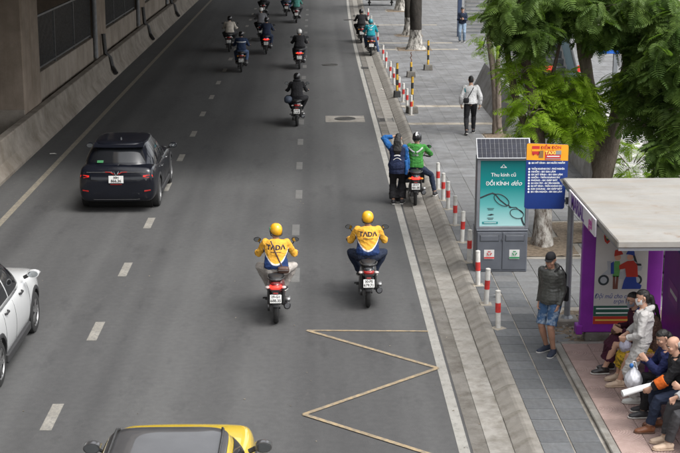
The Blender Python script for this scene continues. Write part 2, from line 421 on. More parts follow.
s = MB()
for k in range(420):
    x = random.choice((random.uniform(1.9, 2.7), random.uniform(-7.6, 2.6), random.uniform(-7.6, -6.9))); y_ = random.uniform(15.5, 60); r = random.uniform(.005, .013); a = random.uniform(0, 6)
    if x > 2.23: continue
    q = [(x + r * math.cos(a + b_) * (1 if i % 2 else 1.7), y_ + r * math.sin(a + b_) * 1.5, .006 + .006 * (i % 2)) for i, b_ in enumerate((0, 1.3, 2.9, 4.4))]
    s.add(q, [(0, 1, 2, 3)])
tag(s.build('road_grit', mat('dry leaf grit', (.05, .04, .03), .9, var=0, col2=(.30, .26, .20), scale=.9)), 'dry leaf bits and grit scattered over the road', 'grit', kind='stuff')
# ================================================================== VIADUCT SIDE
BAR = thing('median_barrier', 'long stained concrete crash barrier along the left edge of the road', 'barrier', (-7.9, 60, 0))
def bseg(y0, y1):
    y0 -= 60; y1 -= 60
    return MB().loft([[(.20, y, -.05), (.20, y, .07), (.02, y, .34), (-.07, y, .86), (-.30, y, .87), (-.34, y, -.05)] for y in (y0, y1)])
yb = 10.0
while yb < 118:
    y1 = yb + 13.5; bseg(yb, y1 - .05).build('barrier_segment', CONC2, BAR, bevel=.02); yb = y1
PIPE = mat('dark pipe', (.035, .034, .033), .5, .2, var=.3, scale=20)
for yd in (54.6, 67.6, 80.6, 94.0):
    MB().tube([(-.24, yd - 60, 1.7), (-.19, yd - 60, .95), (-.01, yd - 60, .78), (.07, yd - 60, .42), (.24, yd - 60 - .25, .2)], .085, 8).build('drain_pipe', PIPE, BAR, smooth=True)
VIA = thing('viaduct', 'grey concrete elevated viaduct piers and deck left of the road', 'viaduct', (-10, 60, 0))
PY = [(13.2, 15.8), (26.6, 29.2), (39.8, 42.2), (53.6, 56.2), (66.9, 69.5), (80.2, 82.8), (93.5, 96.1)]
for i, (a, b_) in enumerate(PY):
    x1 = -8.26 if i != 2 else -8.22
    MB().box(-11.6 + 10, x1 + 10, a - 60, b_ - 60, -.05, 6.06 if a > 30 else 7.85).build('pier', CONC, VIA, bevel=.04)
    MB().box(-11.65 + 10, -8.245 + 10, a - 60.05, a - 60 + .2, -.04, .98).build('pier_plinth', CONC2, VIA, bevel=.02)
    if a < 30: MB().loft([[(x, y, z) for (y, z) in ((a - 60.0, 7.0), (b_ - 60.0, 7.0), (b_ - 59.6, 7.88), (a - 60.4, 7.88))] for x in (-5.5, 4.0)]).build('pier_cap', CONC, VIA)
    if i > 2: MB().tube([(-8.3 + 10.02, a - 60.12, .9), (-8.3 + 10.02, a - 60.12, 6.05)], .09, 10).build('downpipe', mat('grey pvc', (.16, .165, .17), .5, var=.2), VIA, smooth=True)
MB().box(-8, 4.2, -62, 60, 9.6, 11.2).build('deck', CONC, VIA)
MB().box(-8, 12.6, -27.0, 60, 6.1, 6.8).build('unseen_station_floor', CONC, VIA); MB().box(12.2, 12.6, -27, 60, 6.8, 14).build('unseen_station_wall', CONC, VIA)  # unseen station above the view, set low and wide to deepen the road's shade
MB().box(-8, -7.6, -62, 60, -.05, 9.6).build('back_wall', CONC, VIA)
RAILM = mat('grey steel', (.11, .11, .11), .45, .6, var=.2, scale=12)
for i, ((a, b_), (c, d)) in enumerate(zip(PY, PY[1:])):
    if i < 2: continue
    y0, y1 = b_ + .06, c - .18
    w = MB().box(-8.56, -8.36, y0, y1, -.05, 1.66).build('infill_wall', WALLC, None, bevel=.015)
    nm = {0: 'nearest, level with the white car', 1: 'beside the dark car', 2: 'just beyond the big bare pier', 3: 'second beyond the big bare pier', 4: 'third beyond the big bare pier', 5: 'farthest along the road'}[i]
    tag(w, 'low plastered wall under the viaduct, ' + nm, 'wall', 'low walls between the viaduct piers')
    f = thing('steel_railing', 'tall grey steel railing on the low viaduct wall, ' + nm, 'railing', (-8.46, y0, 1.66), 0, 'railings between the viaduct piers')
    L = y1 - y0; npan = 3
    for zz_ in (.1, 1.68): MB().box(-.03, .03, 0, L, zz_ - .03, zz_ + .03).build('rail', RAILM, f)
    for k in range(npan + 1): MB().box(-.035, .035, -.035 + L * k / npan - (.07 if k == npan else 0) + (.035 if k == 0 else 0), .035 + L * k / npan - (.035 if k == npan else 0) + (.07 if k == 0 else 0), 0, 1.72).build('post', RAILM, f)
    s = MB(); k = 0
    while .12 + k * .13 < L - .1: s.box(-.008, .008, .12 + k * .13 - .008, .12 + k * .13 + .008, .1, 1.66); k += 1
    tag(s.build('picket_row', RAILM, f), kind='stuff')
# ================================================================== PEOPLE
from mathutils.bvhtree import BVHTree
V = Vector
SKIN = mat('skin', (.46, .27, .19), .55, var=.10, scale=9, spec=.4)
SKIN2 = mat('skin tanned', (.36, .20, .135), .55, var=.12, scale=9, spec=.4)
def cloth(name, c, var=.16, rough=.9, bump=.25, **k): return mat(name, c, rough, var=var, scale=k.pop('scale', 5), bump=bump, bscale=k.pop('bscale', 220), spec=.25, **k)
BLACKC = cloth('black cloth', (.018, .018, .020)); NAVYC = cloth('navy cloth', (.020, .028, .052)); CHAR = cloth('charcoal cloth', (.045, .045, .048))
HAIRM = mat('black hair', (.009, .008, .007), .6, var=.4, scale=40, stretch=(1, 1, .12), bump=.3, bscale=60)
EYEW = mat('eye white', (.6, .58, .55), .3, var=0); EYED = mat('eye dark', (.02, .013, .01), .2, var=0); LIP = mat('lips', (.36, .14, .12), .5, var=.1)
SHOED = mat('dark shoe', (.025, .025, .028), .55, var=.2); SOLE = mat('pale sole', (.5, .49, .46), .7, var=.1); BROWNL = mat('brown leather', (.16, .06, .025), .42, var=.2)

def remesh(me, vox, smooth=2):
    def st(o):
        m = o.modifiers.new('r', 'REMESH'); m.mode = 'VOXEL'; m.voxel_size = vox; m.use_smooth_shade = True
        if smooth:
            s = o.modifiers.new('s', 'SMOOTH'); s.factor = .5; s.iterations = smooth
    return evaluated(me, st)
def wrinkle(me, amp, seed=0, freq=22.0):
    n = len(me.vertices); co = np.empty(n * 3); me.vertices.foreach_get('co', co); co = co.reshape(-1, 3)
    no = np.empty(n * 3); me.vertices.foreach_get('normal', no); no = no.reshape(-1, 3)
    r = np.random.default_rng(seed); h = np.zeros(n)
    wob = .02 * np.sin(co @ r.normal(0, 14, 3) + r.uniform(0, 6)) + .015 * np.sin(co @ r.normal(0, 25, 3))
    for k in range(6):
        d = r.normal(0, 1, 3); d[2] *= 1.5; d /= np.linalg.norm(d); f = freq * r.uniform(.6, 2.4)
        s = np.sin((co @ d + wob) * f + r.uniform(0, 6)); h += (1 - np.abs(s)) ** 2 * r.uniform(.4, 1) / (f / freq) ** .7 - .25
    co += no * (h * amp)[:, None]; me.vertices.foreach_set('co', co.ravel()); me.update()

def ik(a, t, l1, l2, pole):
    """two-bone joint position"""
    a, t = V(a), V(t); d = t - a; L = min(d.length, (l1 + l2) * .999); d = d.normalized()
    x = (l1 * l1 - l2 * l2 + L * L) / (2 * L); h = math.sqrt(max(0, l1 * l1 - x * x))
    p = V(pole) - a; p = p - d * p.dot(d)
    if p.length < 1e-5: p = d.orthogonal()
    return a + d * x + p.normalized() * h, a + d * L
def lerp(a, b, t): return V(a) * (1 - t) + V(b) * t

class Fig:
    """a posed figure facing +Y in its own frame; parts become children of root"""
    def __init__(s, root, P, N, head=None, look=(0, 0, 0), handL=None, handR=None, elbL=None, elbR=None, footL=None, footR=None,
                 kneeL=None, kneeR=None, toeL=(0, 1, 0), toeR=(0, 1, 0), hunch=0.0, vox=.010, skin=None, hs=.93, k=1.0, girth=1.0, curl=.5, twist=0.0, seed=1,
                 palmL=None, palmR=None):
        s.root, s.vox, s.k, s.g, s.seed = root, vox, k, girth, seed
        s.P, s.N = V(P), V(N); up = (s.N - s.P).normalized(); s.up = up
        s.R = (Matrix.Rotation(twist, 3, 'Z') @ V((1, 0, 0))); s.R = (s.R - up * s.R.dot(up)).normalized(); s.F = up.cross(s.R)
        s.mid = (s.P + s.N) / 2 - s.F * hunch
        s.skin = skin or SKIN
        s.H = V(head) if head is not None else s.N + up * .15 * k + s.F * .03
        s.HR = Matrix.Translation(s.H) @ Euler((look[0], look[1], look[2]), 'XYZ').to_matrix().to_4x4() @ Matrix.Scale(k * hs, 4)
        s.sh = {}; s.el = {}; s.wr = {}; s.hip = {}; s.kn = {}; s.an = {}; s.toe = {'L': V(toeL).normalized(), 'R': V(toeR).normalized()}
        s.curl = curl; s.palm = {'L': palmL, 'R': palmR}
        for c, sg, hd, eb in (('L', -1, handL, elbL), ('R', 1, handR, elbR)):
            s.sh[c] = s.N - up * .065 * k + s.R * sg * .163 * k * (.5 + .5 * girth)
            hd = V(hd) if hd is not None else s.sh[c] + V((sg * .08, .04, -.53 * k)); eb = V(eb) if eb is not None else s.sh[c] + V((sg * .3, -.3, -.3))
            s.el[c], s.wr[c] = ik(s.sh[c], hd, .285 * k, .25 * k, eb)
        for c, sg, ft, kp in (('L', -1, footL, kneeL), ('R', 1, footR, kneeR)):
            s.hip[c] = s.P - up * .02 + V((sg * .088 * k, 0, -.02))
            ft = V(ft) if ft is not None else V((sg * .10, 0, .085)); kp = V(kp) if kp is not None else s.hip[c] + V((sg * .1, 1.0, -.4))
            s.kn[c], s.an[c] = ik(s.hip[c], ft, .425 * k, .415 * k, kp)
    def spine(s, t):
        return s.P * (1 - t) ** 2 + s.mid * (2 * t * (1 - t)) + s.N * t * t
    def torso(s, mb, t0=-.18, t1=1.0, inf=0.0, flare=0.0, neck=True):
        k, g = s.k, s.g
        pr = [(-.18, .10, .085), (-.08, .150, .115), (.03, .168 * g, .122 * g), (.2, .158 * g, .115 * g), (.38, .142 * g, .108 * g), (.55, .152 * g, .116 * g), (.72, .176, .124), (.84, .186, .114), (.93, .165, .094), (.985, .085, .070), (1.03, .058, .058)]
        ts = [p for p in pr if t0 - 1e-6 <= p[0] <= t1 + 1e-6]
        pts = []; rad = []
        for t, a, b in ts:
            pts.append(s.spine(max(t, 0)) + (s.up * t * (s.N - s.P).length if t < 0 else V((0, 0, 0))))
            fl = flare * max(0, (.45 - t))
            rad.append(((a * k + inf + fl), (b * k + inf + fl)))
        mb.tube(pts, rad, 16, flat=s.R)
        return mb
    def arm(s, mb, c, inf=0.0, f=1.0, cuff=0.0):
        k = s.k; a, e, w = s.sh[c], s.el[c], s.wr[c]
        mb.ball(a, .050 * k + (inf * 1.0 + .008 if inf > 0 else 0), 12)
        path = [(a + (a - e).normalized() * .01, .050), (lerp(a, e, .25), .050), (lerp(a, e, .65), .043), (e, .040), (lerp(e, w, .25), .041), (lerp(e, w, .65), .034), (w, .026)]
        cum = [0, .12, .34, .52, .64, .83, 1.0]; pts = []; rad = []
        for i, (p, r) in enumerate(path):
            if cum[i] <= f + 1e-6: pts.append(p); rad.append(r * k + inf + (cuff * .5 if cum[i] > .5 else 0) + (.006 if inf > 0 and i <= 1 else 0))
        if f < 1:
            i = len(pts); t = (f - cum[i - 1]) / (cum[i] - cum[i - 1]); pts.append(lerp(path[i - 1][0], path[i][0], t)); rad.append(rad[-1] * .98)
        mb.tube(pts, rad, 12); return mb
    def leg(s, mb, c, inf=0.0, f=1.0, flare=0.0):
        k = s.k; h, q, a = s.hip[c], s.kn[c], s.an[c]; g = .5 + .5 * s.g
        mb.ball(h, .080 * g * k + inf * 1.1, 12)
        path = [(h + (h - q).normalized() * .01, .080 * g), (lerp(h, q, .2), .086 * g), (lerp(h, q, .6), .070), (q, .056), (lerp(q, a, .28), .057), (lerp(q, a, .65), .043), (a, .036)]
        cum = [0, .1, .3, .5, .64, .82, 1.0]; pts = []; rad = []
        for i, (p, r) in enumerate(path):
            if cum[i] <= f + 1e-6: pts.append(p); rad.append(r * k + inf + flare * max(0, cum[i] - .5))
        if f < 1:
            i = len(pts); t = (f - cum[i - 1]) / (cum[i] - cum[i - 1]); pts.append(lerp(path[i - 1][0], path[i][0], t)); rad.append(rad[-1])
        mb.tube(pts, rad, 12); return mb
    def foot(s, mb, c, inf=0.0, sole=False):
        a = s.an[c]; d = s.toe[c]; u = V((0, 0, 1)); u = (u - d * u.dot(d)).normalized(); r = d.cross(u); k = s.k; h = .078 * k
        b = a - u * h * .55
        if sole:
            rings = [[b + d * y + r * x * w + u * z for x, z in ((-1, -.038), (1, -.038), (1, -.018), (-1, -.018))] for y, w in ((-.075, .030), (-.04, .040), (.06, .042), (.13, .050), (.175, .040), (.20, .018))]
            mb.loft(rings)
        else:
            mb.tube([b + d * -.07 + u * .005, b + d * -.045 + u * .012, b + d * .03 + u * .008, b + d * .10 - u * .004, b + d * .16 - u * .012, b + d * .19 - u * .014],
                    [(.024 + inf, .026 + inf), (.035 + inf, .042 + inf), (.037 + inf, .042 + inf), (.043 + inf, .030 + inf), (.038 + inf, .022 + inf), (.018 + inf, .012 + inf)], 12, flat=r)
            mb.tube([a + u * .03, b + u * .0], [.040 + inf, .044 + inf], 12)
        return mb
    def hand(s, mb, c):
        w, e = s.wr[c], s.el[c]; d = (w - e).normalized(); sg = -1 if c == 'L' else 1; k = s.k
        n = V(s.palm[c]) if s.palm[c] is not None else s.R * -sg
        n = (n - d * n.dot(d)); n = n.normalized() if n.length > 1e-4 else d.orthogonal().normalized()
        side = d.cross(n) * (1 if c == 'L' else -1)        # towards the thumb
        mb.tube([w - d * .01, w + d * .03, w + d * .075, w + d * .09], [(.028 * k, .021 * k), (.036 * k, .018 * k), (.042 * k, .015 * k), (.038 * k, .010 * k)], 10, flat=side)
        cu = s.curl
        for i, (off, L) in enumerate(((.030, .070), (.010, .078), (-.011, .072), (-.031, .056))):
            p = w + d * .082 * k + side * off * k; pts = [p - d * .02, p]; dd = V(d); ang = 0
            for j, fr in enumerate((.45, .32, .23)):
                ang += cu * (.8, 1.0, .7)[j] + .06 * i * cu; dd = d * math.cos(ang) + n * math.sin(ang); pts.append(pts[-1] + dd * L * fr * k)
            mb.tube(pts, [.0105 * k, .0105 * k, .0098 * k, .0090 * k, .0075 * k], 7)
        p = w + d * .022 * k + side * .026 * k; t1 = (d * .65 + side * .65 + n * .35 * cu).normalized(); t2 = (d * .9 + side * .15 + n * .5 * cu).normalized()
        mb.tube([p - t1 * .012, p, p + t1 * .035 * k, p + t1 * .035 * k + t2 * .032 * k, p + t1 * .035 * k + t2 * .048 * k], [.013 * k, .0145 * k, .0125 * k, .0105 * k, .007 * k], 7)
    def headshape(s, mb, inf=0.0):
        M = s.HR
        R = [(-.122, .026, .072, .025), (-.112, .040, .086, .005), (-.085, .056, .091, -.035), (-.05, .066, .090, -.070), (-.015, .071, .091, -.092), (.025, .075, .094, -.102), (.06, .074, .089, -.102), (.09, .062, .072, -.088), (.112, .038, .042, -.058), (.122, .012, .010, -.025)]
        mb.loft([[M @ V((( w + inf) * math.cos(2 * PI * j / 16), (f + b) / 2 + ((f - b) / 2 + inf) * math.sin(2 * PI * j / 16), z)) for j in range(16)] for z, w, f, b in R])
        if inf == 0:
            mb.tube([M @ V((0, .086, .012)), M @ V((0, .100, -.02)), M @ V((0, .108, -.042)), M @ V((0, .092, -.052))], [.008, .011, .015, .008], 8)
            for sg in (-1, 1):
                mb.tube([M @ V((sg * .066, -.012, -.035)), M @ V((sg * .083, -.020, 0)), M @ V((sg * .078, -.020, .03))], [.008, .014, .010], 8)
                mb.tube([M @ V((sg * .012, .088, .024)), M @ V((sg * .045, .078, .026))], [.008, .007], 6)
                mb.ball(M @ V((sg * .042, .064, -.03)), .026, 8)
        mb.tube([s.N - s.up * .05, lerp(s.N, s.H, .5), M @ V((0, -.02, -.07))], [.060 * s.k, .050 * s.k, .050 * s.k], 12)
    def body(s, legs=True):
        mb = MB(); s.torso(mb); s.headshape(mb)
        for c in 'LR':
            s.arm(mb, c); s.hand(mb, c); s.leg(mb, c); s.foot(mb, c)
        me = remesh(mb.mesh('body', s.skin), s.vox, 1)
        me.materials.clear(); me.materials.append(s.skin)
        return obj('body', me, s.root)
    def part(s, name, mb, m, amp=.004, vox=None, smooth=2, freq=22):
        me = remesh(mb.mesh(name, m), vox or max(s.vox, .0085), smooth)
        if amp:
            wrinkle(me, amp, s.seed * 17 + len(name), freq)
            if s.vox < .011: wrinkle(me, amp * .45, s.seed * 31 + len(name), freq * 2.7)
        me.materials.clear(); me.materials.append(m)
        return obj(name, me, s.root)
    def face(s, mask=None, brows=True, spread=1.0):
        M = s.HR; e = MB(); d = MB(); b = MB()
        for sg in (-1, 1):
            e.ball(M @ V((sg * .031, .083, .0)), (.013, .009, .007), 8); d.ball(M @ V((sg * .031, .0905, .0)), (.0065, .004, .0068), 8)
            b.tube([M @ V((sg * .014, .098, .022)), M @ V((sg * .034, .095, .027)), M @ V((sg * .052, .082, .020))], .0042, 6)
        w = e.build('eyes', EYEW, s.root, smooth=True); d.build('irises', EYED, w, smooth=True); b.build('eyebrows', HAIRM, s.root, smooth=True)
        if mask is None:
            MB().tube([M @ V((-.026, .084, -.074)), M @ V((-.010, .094, -.071)), M @ V((0, .095, -.073)), M @ V((.010, .094, -.071)), M @ V((.026, .084, -.074))], [.003, .007, .0065, .007, .003], 8).build('lips', LIP, s.root, smooth=True)
        else:
            rings = []
            for z, w_, f in ((-.118, .038, .090), (-.09, .060, .102), (-.055, .070, .112), (-.02, .070, .112), (.0, .058, .100)):
                rings.append([M @ V((w_ * math.sin(a), -.01 + (f + .012) * math.cos(a), z)) for a in [(-1.35 + 2.7 * j / 12) for j in range(13)]])
            o = MB().loft(rings, close=False).build('face_mask', mask, s.root, smooth='all')
            e = MB()
            for sg in (-1, 1): e.tube([M @ V((sg * .07, .02, -.02)), M @ V((sg * .084, -.03, .005))], .002, 5); e.tube([M @ V((sg * .064, .02, -.09)), M @ V((sg * .084, -.03, -.03))], .002, 5)
            e.build('ear_loops', mask, o)
    def hair(s, style='short', m=None, length=.3):
        M = s.HR; mb = MB(); m = m or HAIRM
        # skull cap set back so that the face stays free
        rings = []
        for z, w, f, b in ((-.075, .060, -.045, -.085), (-.04, .074, -.03, -.105), (0, .081, -.005, -.116), (.035, .083, .062, -.118), (.07, .080, .096, -.114), (.10, .066, .082, -.098), (.124, .042, .052, -.066), (.136, .014, .012, -.03)):
            rings.append([M @ V((w * math.cos(2 * PI * j / 16), (f + b) / 2 + (f - b) / 2 * math.sin(2 * PI * j / 16), z)) for j in range(16)])
        mb.loft(rings)
        back = (s.HR.to_3x3() @ V((0, -1, 0))).normalized()
        if style in ('long', 'tail'):
            p0 = M @ V((0, -.085, .03)); p1 = M @ V((0, -.125, -.06)) ; p2 = s.N - s.F * .11 - s.up * .02; p3 = p2 - s.up * length * .5 - s.F * .035; p4 = p2 - s.up * length - s.F * .02
            if style == 'long': mb.tube([p0, p1, p2, p3, p4], [(.07, .05), (.088, .045), (.105, .035), (.10, .03), (.06, .015)], 14, flat=s.R)
            else: mb.tube([p0, M @ V((0, -.135, .0)), M @ V((0, -.15, -.07)), p3 + s.F * .02, p4 + s.F * .03], [.03, .036, .034, .028, .010], 12)
        return s.part('hair', mb, m, .0035, vox=max(s.vox, .008), smooth=1, freq=70)
    def helmet(s, shell, visor=False, stripe=None, peak=None):
        M = s.HR; mb = MB(); rings = []
        for i in range(9):
            a = PI / 2 * i / 8; z = .028 + .112 * math.sin(a); c = math.cos(a) ** .8 if i < 8 else .03
            rings.append([M @ V((.106 * c * math.cos(2 * PI * j / 24), -.008 + .126 * c * math.sin(2 * PI * j / 24), z + .0)) for j in range(24)])
        skirt = [M @ V((.104 * math.cos(2 * PI * j / 24), -.008 + .124 * math.sin(2 * PI * j / 24), -.005 - .055 * max(0, -math.sin(2 * PI * j / 24)))) for j in range(24)]
        h = mb.loft([skirt] + rings).build('helmet', shell, s.root, smooth='all')
        MB().loft([[M @ V((r_ * .107 * math.cos(2 * PI * j / 24), -.008 + r_ * .128 * math.sin(2 * PI * j / 24), z - .055 * max(0, -math.sin(2 * PI * j / 24)))) for j in range(24)] for r_, z in ((1.0, -.012), (1.03, -.010), (1.03, .004), (1.0, .006))], cap=False).build('helmet_rim', BLACKP, h, smooth=True)
        st = MB()
        for sg in (-1, 1): st.tube([M @ V((sg * .098, .01, .0)), M @ V((sg * .080, .03, -.075)), M @ V((0, .06, -.128))], [(.009, .003)] * 3, 6)
        st.build('chin_strap', BLACKC, h)
        if peak: MB().loft([[M @ V((x, .105 + y, .035 + z)) for x, y, z in ((-.085, -.04, 0), (-.055, .035, -.012), (0, .055, -.016), (.055, .035, -.012), (.085, -.04, 0))], [M @ V((x, .105 + y, .041 + z)) for x, y, z in ((-.085, -.04, 0), (-.055, .035, -.012), (0, .055, -.016), (.055, .035, -.012), (.085, -.04, 0))]]).build('peak', peak, h, smooth=True)
        if stripe:
            MB().tube([M @ V((0, -.008 + .1295 * math.cos(a), .028 + .1145 * math.sin(a))) for a in [PI * (.08 + .84 * i / 12) for i in range(13)]], [(.02, .003)] * 13, 6, flat=M.to_3x3() @ V((1, 0, 0))).build('stripe', stripe, h, smooth=True)
        return h
    def top(s, m, name='jacket', inf=.016, sleeve=.96, t0=-.12, hem=.0, hood=False, amp=.005, collar=True, cuff=.0, flare=0.0):
        mb = MB(); s.torso(mb, t0, .99, inf, flare=flare)
        for c in 'LR': s.arm(mb, c, inf * .85, sleeve, cuff)
        if collar: mb.tube([s.N - s.up * .06, s.N + s.up * .012 + s.F * .004], [(.095, .085), (.066, .066)], 14, flat=s.R)
        if hood:
            for q in range(7):
                a = PI * (.05 + .9 * q / 6); mb.ball(s.N + s.R * .085 * math.cos(a) - s.F * (.03 + .075 * math.sin(a)) + s.up * (.005 + .02 * math.sin(a)), (.045, .045, .042), 8)
        return s.part(name, mb, m, amp)
    def pants(s, m, name='trousers', inf=.014, f=.98, flare=.0, amp=.005, t1=.2):
        mb = MB(); s.torso(mb, -.18, t1, inf * .5)
        for c in 'LR': s.leg(mb, c, inf, f, flare)
        return s.part(name, mb, m, amp)
    def shoes(s, m=None, sole=None, inf=.008):
        for c in 'LR':
            mb = MB(); s.foot(mb, c, inf)
            o = s.part('shoe', mb, m or SHOED, 0, vox=max(s.vox * .9, .008), smooth=1)
            mb = MB(); s.foot(mb, c, sole=True); mb.build('sole', sole or SOLE, o, bevel=.004)
def project_back(me, target, y0, sign=1.0, gap=.004, axis=None):
    """lay flat lettering on the back of a garment (both in the same frame)"""
    bvh = BVHTree.FromPolygons([v.co for v in target.vertices], [p.vertices for p in target.polygons])
    for v in me.vertices:
        hit = bvh.ray_cast(V((v.co.x, y0, v.co.z)), V((0, sign, 0)))
        if hit[0] is not None: v.co.y = hit[0].y - sign * (gap - .0)
    me.update(); return me
BLACKP = mat('black plastic', (.016, .016, .017), .45, var=.25, scale=15)
# ================================================================== MOTORBIKES
RUB = mat('tyre rubber', (.017, .017, .017), .8, var=.25, scale=25, bump=.3, bscale=90)
ALU = mat('dull alloy', (.32, .32, .32), .38, .85, var=.15, scale=20); DALU = mat('dark alloy', (.10, .10, .10), .4, .8, var=.2, scale=20)
CHROME = mat('chrome', (.6, .6, .6), .12, 1.0, var=.05); SEATM = mat('seat vinyl', (.014, .014, .015), .5, var=.2, bump=.2, bscale=150)
PLATE = mat('plate white', (.62, .62, .60), .5, var=.06, scale=20); INK = mat('plate ink', (.02, .02, .02), .6, var=0)
TAILON = mat('taillight lit', (.5, .015, .01), .25, var=0, emit=(1, .015, .01, 2.2)); TAILOFF = mat('taillight lens', (.30, .012, .010), .15, var=.1, coat=.5)
AMBER = mat('amber lens', (.55, .20, .02), .2, var=.1); MIRG = mat('mirror glass', (.35, .37, .38), .05, 1.0, var=0)
GLOSSK = mat('gloss black paint', (.014, .014, .016), .22, var=.15, coat=.6)
BM = {}
def bmesh_part(key, fn):
    if key not in BM: BM[key] = fn()
    return BM[key]
def wheel_meshes(r, w):
    t = MB(); n = 32; prof = [(.74, -.75), (.86, -1.0), (.95, -.82), (.995, -.42), (1.0, 0), (.995, .42), (.95, .82), (.86, 1.0), (.74, .75)]
    rings = [[(p[1] * w / 2, r * p[0] * math.cos(2 * PI * i / n), r * p[0] * math.sin(2 * PI * i / n)) for p in prof] for i in range(n)]; rings.append(rings[0])
    t.loft(rings, cap=False, close=True)
    q = MB(); q.torus((0, 0, 0), r * .72, r * .055, 'x', 28, 6, sq=w / 2 * .9 / (r * .055)); q.disc((0, 0, 0), r * .16, w * 1.3, 'x', 16)
    for i in range(5):
        a = 2 * PI * i / 5
        for da in (-.16, .16): q.tube([(0, r * .12 * math.cos(a), r * .12 * math.sin(a)), (0, r * .70 * math.cos(a + da), r * .70 * math.sin(a + da))], [(.012, .016), (.010, .012)], 6)
    return t.mesh('tyre', RUB, smooth=True), q.mesh('rim', DALU, smooth=True)
def sect(y, w, z0, z1, n=14, p=2.6, xo=0.0):
    zc, h = (z0 + z1) / 2, (z1 - z0) / 2; out = []
    for j in range(n):
        a = 2 * PI * j / n; c, s_ = math.cos(a), math.sin(a)
        out.append((xo + w * math.copysign(abs(c) ** (2 / p), c), y, zc + h * math.copysign(abs(s_) ** (2 / p), s_)))
    return out
def motorbike(name, label, group, loc, rotz, paintm, kind='scooter', lit=False, plate=('29', '29'), signal=True, box=None, steer=0.0):
    t = thing(name, label, 'motorbike', loc, rotz, group)
    def P(nm, key, fn, par=t): return obj(nm, bmesh_part((key, kind), fn), par)
    wr = .28 if kind == 'scooter' else .285; ww = .09 if kind == 'scooter' else .075
    ty, rm = bmesh_part(('wheel', kind), lambda: wheel_meshes(wr, ww))
    for nm, y in (('rear_wheel', -.62), ('front_wheel', .64)):
        w = bmesh_part(('hub', kind), lambda: MB().disc((0, 0, 0), .045, .14, 'x', 14).mesh('hub', DALU, smooth=True))
        h = obj(nm, w, t, (0, y, wr)); obj('tyre', ty, h); obj('rim', rm, h)
    # tail body
    if kind == 'scooter':
        secs = [(.02, .10, .36, .70), (-.15, .135, .40, .745), (-.40, .150, .44, .745), (-.62, .135, .50, .75), (-.78, .105, .56, .755), (-.88, .06, .60, .74)]
    else:
        secs = [(.05, .07, .44, .66), (-.15, .095, .47, .735), (-.40, .115, .50, .745), (-.62, .110, .54, .75), (-.80, .085, .60, .755), (-.90, .045, .64, .745)]
    k = ('tail', kind, paintm.name)
    obj('tail_body', bmesh_part(k, lambda: MB().loft([sect(*q) for q in secs]).mesh('tail_body', paintm, smooth='all')), t)
    P('seat', 'seat', lambda: MB().loft([sect(y, w, z0, z1, 16, 2.8) for y, w, z0, z1 in ((.06, .06, .70, .735), (0, .10, .70, .775), (-.2, .135, .71, .785), (-.38, .138, .72, .79), (-.46, .135, .72, .815), (-.66, .118, .73, .83), (-.76, .085, .74, .815), (-.80, .04, .75, .79))]).mesh('seat', SEATM, smooth='all'))
    def grab():
        m = MB()
        for sg in (-1, 1): m.tube([(sg * .135, -.45, .765), (sg * .15, -.62, .80), (sg * .125, -.82, .815), (sg * .06, -.90, .815), (0, -.91, .815)], .013, 8)
        return m.mesh('grab_rail', DALU, smooth=True)
    P('grab_rail', 'grab', grab)
    # tail lamp cluster
    tl = bmesh_part(('tl', kind, lit), lambda: MB().loft([sect(y, w, z0, z1, 14, 3) for y, w, z0, z1 in ((-.80, .105, .64, .715), (-.885, .085, .645, .71), (-.915, .045, .655, .70))]).mesh('tail_lamp', TAILON if lit else TAILOFF, smooth='all'))
    obj('tail_lamp', tl, t)
    for sg in (-1, 1):
        o = obj('turn_signal', bmesh_part(('ts', kind), lambda: MB().ball((0, 0, 0), (.042, .05, .025), 10).mesh('turn_signal', AMBER if kind != 'scooter' else mat('clear lens', (.45, .40, .38), .15, var=.1), smooth='all')), t, (sg * .135, -.81, .665))
    # rear mudguard and number plate
    def guard():
        m = MB(); c = V((0, -.62, wr)); R = wr + .045; rings = []
        for i in range(9):
            a = PI * (.42 + .50 * i / 8); w = .068 - .012 * (i / 8)
            p = [(x, c.y + math.cos(a) * (R + dz), c.z + math.sin(a) * (R + dz)) for x, dz in ((-w, -.03), (-w * .85, .0), (0, .012), (w * .85, 0), (w, -.03), (w * .8, -.012), (0, 0), (-w * .8, -.012))]
            rings.append(p)
        m.loft(rings); m.box(-.06, .06, -.955, -.90, .42, .66); return m.mesh('rear_mudguard', BLACKP, smooth=True)
    P('rear_mudguard', 'guard', guard)
    pl = obj('number_plate', bmesh_part(('plate',), lambda: MB().box(-.095, .095, -.006, .006, -.07, .07).mesh('number_plate', PLATE, bevel=.004)), t, (0, -.972, .51), (math.radians(-16), 0, 0))
    for i, tx in enumerate(plate): lettering('plate_text', tx, .058 if i == 0 else .064, INK, pl, (0, -.0072, .033 - .064 * i), ext=.0006, bold=.002)
    P('plate_lamp', 'plamp', lambda: MB().box(-.04, .04, -.965, -.93, .592, .612).mesh('plate_lamp', TAILOFF, bevel=.004))
    # engine, swing arm, exhaust
    def engine():
        m = MB(); m.loft([sect(y, w, z0, z1, 12, 3, xo=-.075) for y, w, z0, z1 in ((.05, .07, .2, .40), (-.2, .085, .18, .42), (-.45, .065, .20, .40), (-.66, .05, .20, .36), (-.72, .03, .22, .33))])
        m.disc((-.115, -.60, wr), .085, .05, 'x', 18); m.loft([sect(y, w, z0, z1, 12, 3, xo=.03) for y, w, z0, z1 in ((.2, .09, .22, .42), (-.1, .12, .18, .44), (-.32, .09, .22, .42))])
        m.tube([(-.12, -.64, .30), (-.115, -.70, .62)], .028, 10); m.tube([(.12, -.64, .32), (.115, -.70, .62)], .028, 10)
        m.box(-.16, -.145, -.2, -.12, .1, .26); m.box(-.2, .2, -.03, .0, .22, .25); return m.mesh('engine', DALU, smooth=True)
    P('engine', 'engine', engine)
